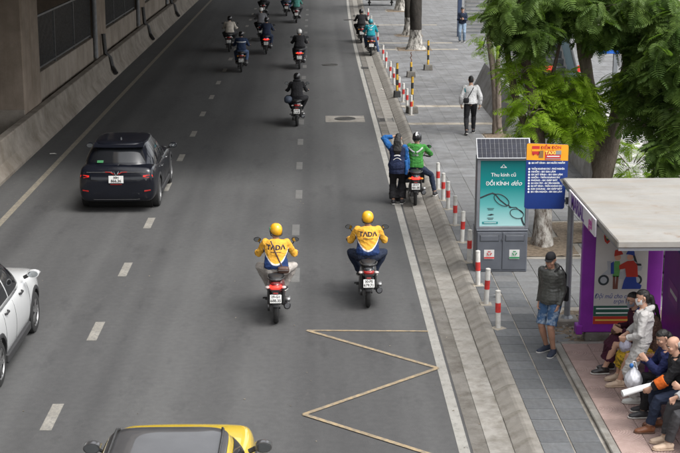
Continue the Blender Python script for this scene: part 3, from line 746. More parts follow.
    def exh():
        m = MB(); m.tube([(.08, .12, .22), (.15, -.1, .20), (.175, -.25, .22), (.18, -.32, .235), (.185, -.66, .31), (.185, -.78, .335), (.185, -.80, .34)], [.02, .02, .025, .05, .062, .058, .04], 14)
        return m.mesh('exhaust', GLOSSK, smooth=True)
    e = P('exhaust', 'exh', exh)
    def shield():
        m = MB(); m.loft([sect(y, w, z0, z1, 10, 3) for y, w, z0, z1 in ((-.58, .05, .375, .44), (-.30, .06, .33, .40))], mx=Matrix.Translation((.19, 0, -.03))); return m.mesh('heat_shield', ALU, smooth='all')
    P('heat_shield', 'hshield', shield, e)
    # front
    def front():
        m = MB()
        if kind == 'scooter':
            m.loft([sect(y, w, z0, z1, 12, 3.5) for y, w, z0, z1 in ((.02, .145, .24, .335), (.20, .15, .24, .335), (.34, .16, .25, .40))])
            m.loft([[(x * w, y0 + yo * (1 - abs(x) ** 2), z) for x, yo in ((-1, 0), (-.6, .05), (0, .09), (.6, .05), (1, 0), (.6, -.02), (0, .02), (-.6, -.02))] for z, w, y0 in ((.25, .13, .38), (.45, .20, .36), (.65, .225, .33), (.82, .18, .30), (.95, .10, .28))])
        else:
            m.loft([sect(y, w, z0, z1, 12, 3) for y, w, z0, z1 in ((.08, .06, .42, .62), (.24, .055, .42, .60), (.40, .06, .5, .78))])
            for sg in (-1, 1): m.loft([[(sg * (x + .02), y, z) for x, y in ((.06, .36), (.2, .30), (.21, .27), (.06, .33))] for z in (.34, .55, .74)])
            m.loft([sect(y, w, z0, z1, 12, 3) for y, w, z0, z1 in ((.26, .06, .80, 1.0), (.36, .10, .80, 1.02), (.44, .08, .84, .98))])
        return m.mesh('front_shield', paintm, smooth=True)
    obj('front_shield', bmesh_part(('front', kind, paintm.name), front), t)
    P('front_fork', 'fork', lambda: MB().tube([(-.085, .64, wr), (-.085, .48, .66)], .026, 8).tube([(.085, .64, wr), (.085, .48, .66)], .026, 8).tube([(0, .48, .62), (0, .30, 1.0)], .03, 8).mesh('front_fork', DALU, smooth=True))
    def ff():
        m = MB(); c = V((0, .64, wr)); R = wr + .03; rings = []
        for i in range(9):
            a = PI * (.10 + .78 * i / 8); rings.append([(x, c.y + math.cos(a) * (R + dz), c.z + math.sin(a) * (R + dz)) for x, dz in ((-.06, -.03), (-.05, .0), (0, .012), (.05, 0), (.06, -.03), (0, 0))])
        m.loft(rings); return m.mesh('front_mudguard', paintm, smooth=True)
    obj('front_mudguard', bmesh_part(('ff', kind, paintm.name), ff), t)
    def bars():
        m = MB(); m.tube([(-.36, .24, .985), (-.24, .27, 1.0), (-.08, .33, 1.0), (.08, .33, 1.0), (.24, .27, 1.0), (.36, .24, .985)], .014, 8)
        m.loft([sect(y, w, z0, z1, 12, 2.5) for y, w, z0, z1 in ((.24, .05, .96, 1.02), (.32, .13, .93, 1.06), (.40, .11, .90, 1.05), (.45, .05, .94, 1.02))]); return m.mesh('handlebar', BLACKP, smooth=True)
    hb = P('handlebar', 'bars', bars)
    for sg in (-1, 1):
        obj('grip', bmesh_part(('grip', sg), lambda: MB().tube([(sg * .37, .237, .984), (sg * .26, .262, .995)], .02, 10).mesh('grip', RUB, smooth=True)), hb)
        mi = obj('mirror', bmesh_part(('mir', sg), lambda: MB().tube([(sg * .22, .285, 1.01), (sg * .27, .29, 1.12), (sg * .31, .28, 1.19)], .008, 6).loft([[(sg * (.325 + q[0] * w), y, 1.215 + q[1] * w) for q in [(.062 * math.cos(2 * PI * j / 14), .042 * math.sin(2 * PI * j / 14)) for j in range(14)]] for y, w in ((.255, 1.0), (.27, 1.08), (.295, .85), (.31, .4))]).mesh('mirror', BLACKP, smooth=True)), t)
        obj('mirror_glass', bmesh_part(('mg', sg), lambda: MB().disc((0, 0, 0), 1, .004, 'y', 14).mesh('mirror_glass', MIRG)), mi, (sg * .325, .2525, 1.215)).scale = (.054, 1, .036)
        lv = obj('foot_peg', bmesh_part(('peg', sg), lambda: MB().tube([(sg * .10, -.16, .30), (sg * .235, -.17, .30)], .015, 8).mesh('foot_peg', RUB, smooth=True)), t)
    P('headlamp', 'hl', lambda: MB().ball((0, .455, .97 if kind != 'scooter' else .80), (.07, .03, .05), 12).mesh('headlamp', mat('lamp glass', (.5, .52, .55), .1, var=0), smooth='all'))
    return t

def rider(label, group, loc, rotz, jacket, trousers, helmet, vox=.014, foot='board', lean=0.0, look=(0, 0, 0), jname='jacket', sleeve=.97, skin=None, hunch=.03, extra=None, seed=1, face=False, shoe=None, bulk=.026, k=1.0, stripe=None, wide=0.0, flare=0.0, girth=1.15):
    t = thing('person', label, 'person', loc, rotz, group)
    fl = {'board': ((-.13, .16, .415), (.13, .16, .415)), 'peg': ((-.20, -.10, .385), (.20, -.10, .385)), 'rdown': ((-.20, -.10, .385), (.36, -.02, .085))}[foot]
    kn = {'board': ((-.62, .6, .85), (.62, .6, .85)), 'peg': ((-.5, .9, .8), (.5, .9, .8)), 'rdown': ((-.5, .9, .8), (.8, .9, .7))}[foot]
    f = Fig(t, (lean * .3, -.27, .855), (lean, -.13, 1.32), head=(lean * 1.15, -.085, 1.445), look=look,
            handL=(-.315, .215, 1.02), handR=(.315, .215, 1.02), elbL=(-.55 - wide, -.25, .35), elbR=(.55 + wide, -.25, .35),
            footL=fl[0], footR=fl[1], kneeL=kn[0], kneeR=kn[1], toeL=(-.12, 1, -.12), toeR=(.12, 1, -.12), hunch=hunch, vox=vox, skin=skin, seed=seed, girth=girth, hs=.99, curl=.95, palmL=(0, .2, -1), palmR=(0, .2, -1), k=k)
    f.body(); f.pants(trousers, f=.97, inf=.024)
    j = f.top(jacket, jname, inf=bulk, sleeve=sleeve, amp=.006, flare=flare)
    f.shoes(shoe)
    hl = f.helmet(helmet, stripe=stripe) if helmet else None
    if face: f.face(mask=face if face is not True else None)
    if extra: extra(f, t, j)
    return t
# ================================================================== RIDERS ON THE ROAD
def tada_jacket():
    m, n, l, b = node_mat('yellow and navy rider jacket')
    tc = n.new('ShaderNodeTexCoord'); sp = n.new('ShaderNodeSeparateXYZ'); l.new(tc.outputs['Object'], sp.inputs[0])
    def mth(op, a, c):
        q = n.new('ShaderNodeMath'); q.operation = op
        for i, v in enumerate((a, c)):
            if isinstance(v, (int, float)): q.inputs[i].default_value = v
            else: l.new(v, q.inputs[i])
        return q.outputs[0]
    ax = mth('ABSOLUTE', sp.outputs[0], 0); x2 = mth('MULTIPLY', mth('POWER', ax, 2.1), 6.0)
    h = mth('SUBTRACT', sp.outputs[2], x2)                       # height above a U-shaped seam
    arm = mth('GREATER_THAN', ax, .215)
    navy = mth('MULTIPLY', mth('LESS_THAN', h, .925), mth('SUBTRACT', 1.0, arm))
    white = mth('MULTIPLY', mth('LESS_THAN', h, .955), mth('SUBTRACT', 1.0, arm))
    v = nmap(n, l); ye = nnoise(n, l, v, 6, 4, .6, .3, .7, (.58, .295, .032), (.69, .365, .05)); na = nnoise(n, l, v, 8, 4, .6, .3, .7, (.012, .03, .10), (.02, .045, .14))
    c = nmix(n, l, white, ye, (.62, .60, .56)); c = nmix(n, l, navy, c, na)
    l.new(c, b.inputs['Base Color']); b.inputs['Roughness'].default_value = .8; b.inputs['Specular IOR Level'].default_value = .25
    return m
TADA = tada_jacket()
YHELM = mat('yellow helmet shell', (.70, .37, .015), .25, var=.05, coat=.5)
DKNAVY = mat('lettering navy', (.015, .018, .05), .8, var=0); WHITEL = mat('lettering white', (.7, .7, .7), .8, var=0)
BEIGET = cloth('stone trousers', (.40, .37, .34)); BROWNB = mat('brown bag leather', (.07, .035, .025), .5, var=.2)
GREENC = mat('green sticker', (.02, .25, .10), .5, var=.1)
def back_text(f, t, j, txt, size, z, m, y0=-.9, name='back_print', bold=.004, x=0.0, sx=1.0):
    me = text_mesh(txt, size, ext=.0005, bold=bold, sx=sx); me.transform(Matrix.Translation((x, 0, z)) @ Matrix.Rotation(PI / 2, 4, 'X'))
    bm = bmesh.new(); bm.from_mesh(me); bmesh.ops.subdivide_edges(bm, edges=[e for e in bm.edges if e.calc_length() > .03], cuts=2); bm.to_mesh(me); bm.free()
    project_back(me, j.data, y0); me.materials.clear(); me.materials.append(m); return obj(name, me, j)
def strap(f, t, j, pts, w, m, name='strap', par=None):
    bvh = BVHTree.FromPolygons([v.co for v in j.data.vertices], [p.vertices for p in j.data.polygons]); out = []
    for (x, z) in pts:
        h = bvh.ray_cast(V((x, -1.2, z)), V((0, 1, 0))); 
        if h[0] is not None or out: out.append(V((x, h[0].y - .007 if h[0] is not None else out[-1].y, z)))
    d = (out[-1] - out[0]).cross(V((0, 1, 0))).normalized()
    return MB().tube(out, [(w, .005)] * len(out), 6, flat=d).build(name, m, par or t, smooth=True)
def ext_left(f, t, j):
    back_text(f, t, j, 'TΛDΛ', .105, 1.215, DKNAVY, sx=1.1); strap(f, t, j, [(-.09 + .18 * q / 8, 1.145) for q in range(9)], .004, DKNAVY, 'fine_print', j)
    pts = [(-.085 + (.185) * q / 8, 1.315 - .405 * q / 8) for q in range(9)]
    b = MB().loft([sect(y, w, z0, z1, 14, 4, xo=.125) for y, w, z0, z1 in ((-.40, .085, .815, .90), (-.44, .10, .80, .925), (-.48, .095, .805, .92), (-.50, .08, .82, .90))]).build('shoulder_bag', BROWNB, t, smooth='all')
    strap(f, t, j, pts, .012, BROWNB, par=b)
    MB().box(.04, .21, -.512, -.498, .865, .872).build('zip', ALU, b)
    hd = [o for o in t.children if o.name.startswith('helmet')][0]; M = f.HR
    MB().ball(M @ V((-.097, .02, .045)), (.012, .042, .032), 10).build('helmet_logo', GREENC, hd, smooth='all')
def ext_right(f, t, j):
    back_text(f, t, j, 'TΛDΛ', .105, 1.215, DKNAVY, sx=1.1); strap(f, t, j, [(-.09 + .18 * q / 8, 1.145) for q in range(9)], .004, DKNAVY, 'fine_print', j)
DGREYP = mat('dark grey bike paint', (.03, .031, .034), .25, var=.15, coat=.5); REDP = mat('dark red bike paint', (.16, .015, .015), .25, var=.1, coat=.5)
BLUEP = mat('blue bike paint', (.02, .04, .14), .25, var=.1, coat=.5); WHITEP = mat('white bike paint', (.55, .55, .54), .3, var=.06, coat=.5); SILP = mat('silver bike paint', (.35, .35, .36), .3, .5, var=.06, coat=.5)
G1 = 'motorbikes moving away along the road'; G2 = 'riders on the moving motorbikes'
def at_contact(px, py, dx=0.0): p = pix(px, py); return (p.x + dx, p.y + .60, 0)
L1 = at_contact(276, 322); R1 = at_contact(368.5, 306)
motorbike('motorbike', 'dark scooter with glowing tail lamp under the rider with the brown bag', G1, L1, .01, REDP, 'scooter', True, ('29-G1', '688.35'))
rider('rider in yellow and navy jacket and yellow helmet with a brown shoulder bag', G2, L1, .01, TADA, BEIGET, YHELM, vox=.009, look=(0, 0, .35), sleeve=.78, extra=ext_left, seed=3, hunch=.035, wide=.15, shoe=SHOED, stripe=None)
motorbike('motorbike', 'dark scooter with unlit tail lamp under the bagless yellow-jacketed rider', G1, R1, -.01, DGREYP, 'scooter', False, ('30-P5', '679.71'))
rider('rider in yellow and navy jacket and yellow helmet without a bag', G2, R1, -.01, TADA, NAVYC, YHELM, vox=.009, extra=ext_right, seed=5, hunch=.03, sleeve=.95, wide=.1)
WH = mat('white helmet shell', (.6, .6, .58), .3, var=.05, coat=.4); BH = mat('black helmet shell', (.015, .015, .017), .25, var=.1, coat=.4)
GREYC = cloth('grey cloth', (.16, .16, .17)); CREAM = cloth('cream cloth', (.50, .46, .40)); JEANS = cloth('blue jeans', (.06, .09, .16)); TEALC = cloth('teal cloth', (.012, .20, .24)); SEAG = cloth('sea green cloth', (.06, .20, .17)); TEALH = mat('teal helmet shell', (.01, .19, .23), .3, var=.05, coat=.4)
def ext_black(f, t, j):
    b = MB().loft([sect(y, w, z0, z1, 14, 2.6, xo=-.27) for y, w, z0, z1 in ((-.52, .05, .72, .84), (-.45, .12, .68, .89), (-.3, .13, .67, .90), (-.2, .06, .72, .86))]).build('sling_bag', mat('slate blue bag', (.05, .065, .095), .7, var=.2), t, smooth='all')
    mb = MB()
    for q in range(7):
        a = PI * (.05 + .9 * q / 6); mb.ball(f.N + f.R * .085 * math.cos(a) - f.F * (.03 + .075 * math.sin(a)) + f.up * .01, .045, 8)
    f.part('hood', mb, BLACKC, .003)
def ext_stripe(f, t, j):
    strap(f, t, j, [(-.19 + .38 * q / 10, 1.17) for q in range(11)], .018, WHITEL, 'white_stripe', j)
def bulky(f, t, j): pass
def pair(px, py, blabel, rlabel, paintm, kind, lit, plate, jacket, trousers, helm, foot='board', extra=None, seed=1, vox=.016, bulk=.02, rz=0.0, flare=0.0, dx=0.0, k=1.0, gb=G1, gr=G2, **kw):
    loc = at_contact(px, py, dx)
    motorbike('motorbike', blabel, gb, loc, rz, paintm, kind, lit, plate)
    rider(rlabel, gr, loc, rz, jacket, trousers, helm, vox=vox, foot=foot, extra=extra, seed=seed, bulk=bulk, flare=flare, k=k, **kw)
pair(297, 126, 'black scooter under the lone rider in black with a slung bag', 'lone rider in black hooded jacket with a blue-grey bag slung left', DGREYP, 'scooter', False, ('29-H7', '214.08'), BLACKC, BLACKC, BH, 'board', ext_black, 11, .014)
pair(299.5, 69, 'motorbike with two red lamps under the rider in the white helmet', 'rider in black cape and white helmet, tail lamp glowing below', BLUEP, 'underbone', True, ('29-V3', '552.17'), BLACKC, CHAR, WH, 'peg', None, 12, .016, .03, 0, .06)
pair(241, 72, 'motorbike ridden by the person in the white-striped navy jacket', 'rider in navy jacket with a white stripe across the back', DGREYP, 'underbone', False, ('29-L5', '703.26'), cloth('navy blue cloth', (.022, .036, .075)), JEANS, BH, 'peg', ext_stripe, 13, .016, .022, .03)
pair(266.5, 54, 'motorbike with lit tail lamp ridden by the broad rider in dark navy', 'rider in plain dark navy jacket and dark helmet on the lit motorbike', BLUEP, 'underbone', True, ('30-K2', '118.94'), NAVYC, NAVYC, BH, 'peg', None, 14, .016, .022)
pair(229.5, 52, 'scooter ridden by the person in the cream shirt', 'rider in cream shirt and black helmet, leftmost on the road', DGREYP, 'scooter', False, ('29-T1', '360.49'), CREAM, CHAR, BH, 'board', None, 15, .016, .022)
pair(263.5, 41, 'scooter half hidden behind the broad rider in dark navy', 'rider in grey jacket and pale helmet behind the dark navy rider', SILP, 'scooter', False, ('29-D4', '871.53'), GREYC, BLACKC, WH, 'board', None, 16, .018, .018, 0, 0, -.12)
pair(296.5, 23, 'scooter ridden by the person in the sea green jacket', 'far rider in sea green jacket at the top of the road', SILP, 'scooter', False, ('30-F6', '427.62'), SEAG, CHAR, BH, 'board', None, 17, .018)
pair(286.5, 16, 'scooter just left of the far rider in sea green', 'far rider in grey-brown jacket left of the sea green rider', DGREYP, 'scooter', False, ('29-X9', '095.31'), cloth('grey brown cloth', (.10, .09, .085)), JEANS, BH, 'board', None, 18, .018)
pair(263.5, 17, 'farthest scooter on the left, ridden by a person in black', 'farthest rider in black beyond the pale helmeted rider', DGREYP, 'scooter', False, ('29-B8', '640.12'), BLACKC, BLACKC, BH, 'board', None, 19, .018)
G3 = 'motorbikes stopped along the kerb'; G4 = 'riders stopped along the kerb'
def ext_teal(f, t, j):
    strap(f, t, j, [(-.12, 1.30), (-.06, 1.25), (0, 1.22), (.06, 1.25), (.12, 1.30)], .012, WHITEL, 'reflective_chevron', j)
    for z_ in (1.15, 1.12): strap(f, t, j, [(-.06 + .12 * q / 5, z_) for q in range(6)], .008, WHITEL, 'back_print', j)
pair(371, 56, 'motorbike stopped by the kerb under the rider in teal', 'rider in teal jacket and teal helmet stopped by the kerb', DGREYP, 'underbone', False, ('29-S6', '158.77'), TEALC, JEANS, TEALH, 'rdown', ext_teal, 20, .014, .022, gb=G3, gr=G4)
pair(361.5, 43, 'motorbike stopped just ahead of the teal rider', 'rider in black jacket stopped just ahead of the teal rider', DGREYP, 'underbone', False, ('29-C2', '333.81'), BLACKC, BLACKC, BH, 'board', None, 21, .016, .022, gb=G3, gr=G4)

# green rider with one foot on the kerb
GREENJ = cloth('bright green rider jacket', (.045, .20, .04), var=.2); SILVT = mat('reflective silver', (.45, .46, .45), .4, .3, var=.1)
def ext_green(f, t, j):
    back_text(f, t, j, 'Grab', .07, 1.13, SILVT, bold=.003)
    strap(f, t, j, [(.02, 1.19), (.07, 1.21), (.12, 1.25), (.165, 1.29)], .018, SILVT, 'reflective_band', j); strap(f, t, j, [(-.02, 1.19), (-.07, 1.21), (-.12, 1.25), (-.165, 1.29)], .018, SILVT, 'reflective_band', j)
    mb = MB()
    for q in range(7):
        a = PI * (.05 + .9 * q / 6); mb.ball(f.N + f.R * .085 * math.cos(a) - f.F * (.03 + .075 * math.sin(a)) - f.up * (.02 + .05 * math.sin(a)), .045, 8)
    mb.ball(f.N - f.F * .10 - f.up * .09, (.085, .03, .07), 10); f.part('hood', mb, GREENJ, .004)
    MB().box(-.035, .035, -.004, .004, -.075, .075).build('phone', BLACKP, t, loc=f.wr['R'] + V((.0, .05, .06)), bevel=.003)
gl = at_contact(416.5, 205)
motorbike('motorbike', 'dark motorbike with lit tail lamp stopped under the rider in bright green', G3, gl, -.05, DGREYP, 'underbone', True, ('29-Y7', '481.05'))
t = thing('person', 'rider in bright green jacket and striped black helmet beside the woman in blue', 'person', gl, -.05, G4)
f = Fig(t, (0, -.27, .86), (.03, -.19, 1.36), head=(.035, -.145, 1.485), look=(-.12, 0, -.2), handL=(-.20, .12, 1.05), handR=(.30, .16, 1.10), elbL=(-.7, -.4, .8), elbR=(.8, -.4, .8),
        footL=(-.40, -.30, .085), footR=(.46, -.16, .21), kneeL=(-.9, .5, .6), kneeR=(.9, .6, .7), toeL=(-.25, 1, 0), toeR=(.3, 1, 0), hunch=.03, hs=1.0, vox=.010, seed=22, curl=.9)
f.body(); f.pants(NAVYC, f=.96, inf=.016); j = f.top(GREENJ, inf=.024, amp=.007, flare=.03); f.shoes(SHOED); f.helmet(BH, stripe=mat('white stripe', (.6, .6, .6), .4, var=0)); ext_green(f, t, j)

# woman with long hair, hand to her head
BLUES = cloth('bright blue cloth', (.02, .105, .30)); NAVYJ = cloth('dark navy jacket', (.018, .026, .062))
p = pix(397, 204)
t = thing('person', 'woman with long black hair, navy jacket and bright blue sleeves beside the green rider', 'person', (p.x, p.y, 0), -.1)
f = Fig(t, (0, 0, .90), (0, .02, 1.385), head=(.015, .05, 1.53), look=(-.08, 0, -.15), handL=(-.10, .16, 1.55), handR=(.24, .10, .80), elbL=(-.8, .0, 1.55), elbR=(.6, -.4, .9),
        footL=(-.085, -.02, .085), footR=(.11, .03, .085), toeL=(-.15, 1, 0), toeR=(.2, 1, 0), vox=.010, seed=31, curl=.5)
f.body(); f.pants(BLACKC, inf=.028, f=.95, flare=.10, amp=.007)
f.shoes(SHOED); mb = MB()
for c in 'LR': f.arm(mb, c, .026, .95)
f.part('sleeves', mb, BLUES, .006)
mb = MB(); f.torso(mb, -.18, .99, .034, flare=.05); j = f.part('jacket', mb, NAVYJ, .007)
mb = MB(); f.torso(mb, -.18, .2, .03, flare=.06); mb.tube([f.P + V((0, 0, -.06)), f.P + V((0, 0, -.17))], [(.20, .165), (.205, .17)], 16); f.part('jacket_hem', mb, NAVYJ, .006)
mb = MB(); mb.tube([f.P + V((.19, -.02, .14)), f.P + V((.215, -.02, -.06)), f.P + V((.205, -.02, -.19))], [(.045, .09), (.05, .11), (.045, .10)], 10, flat=(1, 0, 0)); f.part('side_panel', mb, BLUES, .004)
f.hair('long', length=.20); 
strap(f, t, j, [(-.07 + .14 * q / 8, 1.15 + .02 * math.sin(PI * q / 8)) for q in range(9)], .014, WHITEL, 'white_logo', j)
strap(f, t, j, [(-.09 + .18 * q / 8, 1.055 + .05 * math.sin(PI * q / 8)) for q in range(9)], .008, WHITEL, 'white_swoosh', j)
# ================================================================== CARS
GLASS = mat('tinted glass', (.010, .011, .013), .06, var=0, spec=.7); TRIM = mat('grey black trim', (.025, .025, .026), .6, var=.2, scale=30, bump=.15, bscale=200)
CARNAVY = mat('dark navy car paint', (.006, .007, .011), .16, .0, var=.10, scale=3, coat=.25, spec=.35); CARW = mat('white car paint', (.60, .61, .61), .25, var=.03, scale=2, coat=1.0)
CARY = mat('yellow car paint', (.60, .42, .035), .25, var=.04, coat=1.0); CARK = mat('black roof paint', (.05, .05, .052), .30, var=.15, scale=4, coat=.6)
LENSW = mat('reflector white', (.5, .5, .5), .2, var=.1); SEAM = mat('panel gap', (.006, .006, .006), .9, var=0)
def car(name, label, loc, rotz, body, roofm, L=4.3, Wd=1.80, Ht=1.50, belt=.96, wb=2.61, wr=.335, style='suv', lit=True, plate=('30H', '866.36')):
    t = thing(name, label, 'car', loc, rotz)
    hw = Wd / 2; y0, y1 = -L / 2, L / 2; ra, fa = -wb / 2 + .02, wb / 2 + .02
    if style == 'boxy':
        st = [(y0, .70, .42, .78), (y0 + .04, .90, .30, .92), (y0 + .20, .97, .24, belt), (ra, 1.0, .22, belt), (-.4, .98, .20, belt), (.4, .98, .20, belt), (fa - .45, .985, .21, belt), (fa - .1, 1.0, .22, belt - .01), (fa + .3, .98, .24, belt - .03), (y1 - .10, .93, .28, belt - .08), (y1 - .02, .84, .34, belt - .18), (y1, .70, .42, belt - .30)]
    else:
        st = [(y0, .66, .40, .74), (y0 + .03, .84, .30, .86), (y0 + .08, .93, .26, 1.02), (y0 + .28, .97, .24, belt + .12), (ra - .1, 1.0, .23, belt + .08), (ra + .4, .99, .21, belt), (0, .975, .20, belt - .02), (fa - .45, .98, .21, belt - .02), (fa - .15, .995, .22, belt - .01), (fa + .25, .985, .23, belt - .06), (y1 - .22, .92, .26, belt - .13), (y1 - .06, .82, .32, belt - .22), (y1, .62, .40, belt - .34)]
    half = [(0, 0), (.70, 0), (.90, .02), (.965, .14), (.992, .33), (1.0, .52), (.985, .70), (.955, .86), (.90, .965), (.78, 1.0), (.4, 1.015), (0, 1.02)]
    rings = []
    for y, w, zb, zt in st:
        r = [(hw * w * u, y, zb + (zt - zb) * v) for u, v in half]; rings.append(r + [(-x, yy, z) for x, yy, z in reversed(r[1:-1])])
    mb = MB().loft(rings)
    cut = MB()
    for yy in (ra, fa):
        for sg in (-1, 1): cut.disc((sg * (hw - .08), yy, wr), wr + .055, .44, 'x', 36)
    cutme = cut.mesh('cut', body)
    def st_(o):
        m = o.modifiers.new('s', 'SUBSURF'); m.levels = 2; m.render_levels = 2
        co = bpy.data.objects.new('cutter', cutme); TMP.collection.objects.link(co)
        b = o.modifiers.new('b', 'BOOLEAN'); b.object = co; b.operation = 'DIFFERENCE'; b.solver = 'EXACT'
    me = evaluated(mb.mesh('body', body), st_)
    bpy.data.objects.remove(TMP.objects['cutter'])
    me.materials.clear(); me.materials.append(body); me.polygons.foreach_set('use_smooth', [True] * len(me.polygons)); me.set_sharp_from_angle(angle=math.radians(35))
    for p_ in me.polygons: p_.material_index = 0
    bo = obj('body', me, t)
    bvh = BVHTree.FromPolygons([v.co for v in me.vertices], [p_.vertices for p_ in me.polygons])
    def on_side(sg, y, z):
        h = bvh.ray_cast(V((sg * 3, y, z)), V((-sg, 0, 0))); return h[0].x if h[0] else sg * hw
    def on_rear(x, z):
        h = bvh.ray_cast(V((x, -6, z)), V((0, 1, 0))); return h[0].y if h[0] else y0
    # ---- greenhouse: ruled between belt outline and roof outline
    n = 5.0 if style == 'boxy' else 4.0
    if style == 'boxy': B = (hw * .93, y0 + .10, .62, belt - .02); T = (hw * .76, y0 + .28, -.15, Ht - .05)
    else: B = (hw * .93, y0 + .12, y1 - 1.15, belt - .03); T = (hw * .68, y0 + .66, y1 - 2.02, Ht - .055)
    def ring(t_):
        bul = .035 * math.sin(PI * t_)
        w = B[0] * (1 - t_) + T[0] * t_ + bul; a = B[1] * (1 - t_) + T[1] * t_ - bul * .6; c = B[2] * (1 - t_) + T[2] * t_ + bul; z = B[3] * (1 - t_) + T[3] * t_
        return w, (a + c) / 2, (c - a) / 2, z
    def gx(y, t_):
        w, c, l_, z = ring(t_); q = min(.9999, abs((y - c) / l_)); return w * (1 - q ** n) ** (1 / n)
    def gy(x, t_, sg):
        w, c, l_, z = ring(t_); q = min(.9999, abs(x / w)); return c + sg * l_ * (1 - q ** n) ** (1 / n)
    def outline(t_, s=1.0, dz=0.0, N=64):
        w, c, l_, z = ring(t_); o = []
        for j in range(N):
            a = 2 * PI * (j + .5) / N; cc, ss = math.cos(a), math.sin(a)
            o.append((s * w * math.copysign(abs(cc) ** (2 / n), cc), c + (l_ - (1 - s) * min(w, l_)) * math.copysign(abs(ss) ** (2 / n), ss), z + dz))
        return o
    g = MB(); g.loft([outline(q / 8) for q in range(9)] + [outline(1, .985, .018), outline(1, .95, .032), outline(1, .8, .045), outline(1, .5, .053), outline(1, .15, .055)])
    gh = g.build('cabin', body, t, smooth='all')
    rf = MB().loft([outline(1, .97, .0295), outline(1, .955, .0345), outline(1, .8, .0485), outline(1, .5, .0565), outline(1, .1, .0585)]).build('roof_panel', roofm, t, smooth='all')
    def side_glass(sg, ya0, ya1, yb0, yb1, t0, t1, par, nm='side_window'):
        N, K = 10, 6; rr = []
        for k in range(K + 1):
            tt = t0 + (t1 - t0) * k / K; f_ = k / K; r = []
            for i in range(N + 1):
                y = (ya0 * (1 - f_) + ya1 * f_) * (1 - i / N) + (yb0 * (1 - f_) + yb1 * f_) * i / N
                r.append((sg * (gx(y, tt) + .005), y, ring(tt)[3]))
            rr.append(r)
        return MB().loft(rr, close=False).build(nm, GLASS, par, smooth='all')
    def end_glass(sg, x0, x1, t0, t1, nm):
        N, K = 14, 6; rr = []
        for k in range(K + 1):
            tt = t0 + (t1 - t0) * k / K; xx = x0 * (1 - k / K) + x1 * k / K
            rr.append([(-xx + 2 * xx * i / N, gy(-xx + 2 * xx * i / N, tt, sg) + sg * .006, ring(tt)[3]) for i in range(N + 1)])
        return MB().loft(rr, close=False).build(nm, GLASS, gh, smooth='all')
    rg = end_glass(-1, B[0] * .86, T[0] * .93, .34, .90, 'rear_window'); end_glass(1, B[0] * .90, T[0] * .92, .08, .93, 'windscreen')
    yB, yT = B[1], T[1]
    span = B[2] - B[1]; spanT = T[2] - T[1]
    for sg in (-1, 1):
        if style == 'boxy':
            side_glass(sg, yB + .35, yT + .25, yB + span * .48, yT + spanT * .46, .14, .90, gh); side_glass(sg, yB + span * .51, yT + spanT * .50, B[2] - .18, T[2] - .06, .14, .90, gh)
        else:
            side_glass(sg, yB + .58, yT + .10, yB + .86, yT + .30, .20, .88, gh); side_glass(sg, yB + .92, yT + .36, yB + 1.60, yT + spanT * .58, .12, .90, gh); side_glass(sg, yB + 1.66, yT + spanT * .62, B[2] - .28, T[2] - .08, .10, .90, gh)
    # ---- wheels
    ty = MB(); pr = [(.70, -1.), (.90, -1.), (.98, -.86), (1., -.5), (1., .5), (.98, .86), (.90, 1.), (.70, 1.)]
    R = [[(p_[1] * .105, wr * p_[0] * math.cos(2 * PI * i / 40), wr * p_[0] * math.sin(2 * PI * i / 40)) for p_ in pr] for i in range(40)]; ty.loft(R + [R[0]], cap=False); tym = ty.mesh('tyre', RUB, smooth=True)
    rims = {}
    for sg in (-1, 1):
        q = MB(); q.torus((sg * .085, 0, 0), wr * .69, .018, 'x', 36, 6); q.disc((sg * .03, 0, 0), wr * .69, .02, 'x', 36, 1); q.disc((sg * .085, 0, 0), .055, .03, 'x', 16)
        for i in range(5):
            a = 2 * PI * i / 5
            for da in (-.20, .20): q.tube([(sg * .09, .035 * math.cos(a), .035 * math.sin(a)), (sg * .085, wr * .68 * math.cos(a + da), wr * .68 * math.sin(a + da))], [(.014, .026), (.012, .020)], 6, 0)
        rims[sg] = q.mesh('rim', [ALU, BLACKP], smooth=True)
    for yy in (ra, fa):
        for sg in (-1, 1):
            hub = MB().disc((0, 0, 0), .05, .12, 'x', 12).build('wheel', DALU, t, loc=(sg * (hw - .125), yy, wr)); obj('tyre', tym, hub); obj('rim', rims[sg], hub)
            # arch trim and dark liner
            a_ = MB(); rr = []
            for i in range(15):
                an = PI * (-.06 + 1.12 * i / 14); rr.append([(on_side(sg, yy + (wr + .075) * math.cos(an), max(.25, wr + (wr + .075) * math.sin(an))) + sg * o, yy + (wr + e) * math.cos(an), wr + (wr + e) * math.sin(an)) for o, e in ((.008, .05), (.012, .07), (.012, .10), (.003, .115), (-.05, .11), (-.05, .055))])
            a_.loft(rr).build('wheel_arch', TRIM, t, smooth=True)
        MB().disc((0, yy, wr), wr + .05, Wd - .36, 'x', 28).build('wheel_well', SEAM, t)
    # sills, mirrors, handles, door gaps
    for sg in (-1, 1):
        MB().box(sg * (hw - .06) - .05, sg * (hw - .06) + .05, ra + wr + .12, fa - wr - .12, .19, .33).build('sill', TRIM, t, bevel=.02)
        ym = (B[2] - .30) if style != 'boxy' else .38
        mr = MB().loft([[(sg * (hw + .10 + .095 * px_), ym + yy_, belt + .10 + .062 * pz_ * w_) for px_, pz_ in [(math.cos(2 * PI * j / 16), math.sin(2 * PI * j / 16)) for j in range(16)]] for yy_, w_ in ((-.05, 1.), (0, 1.1), (.06, .9), (.10, .4))]).build('side_mirror', roofm if style == 'boxy' else body, t, smooth=True)
        MB().tube([(sg * (hw - .06), ym + .04, belt + .02), (sg * (hw + .03), ym + .03, belt + .07)], [(.03, .03), (.03, .03)], 8).build('mirror_arm', TRIM, mr)
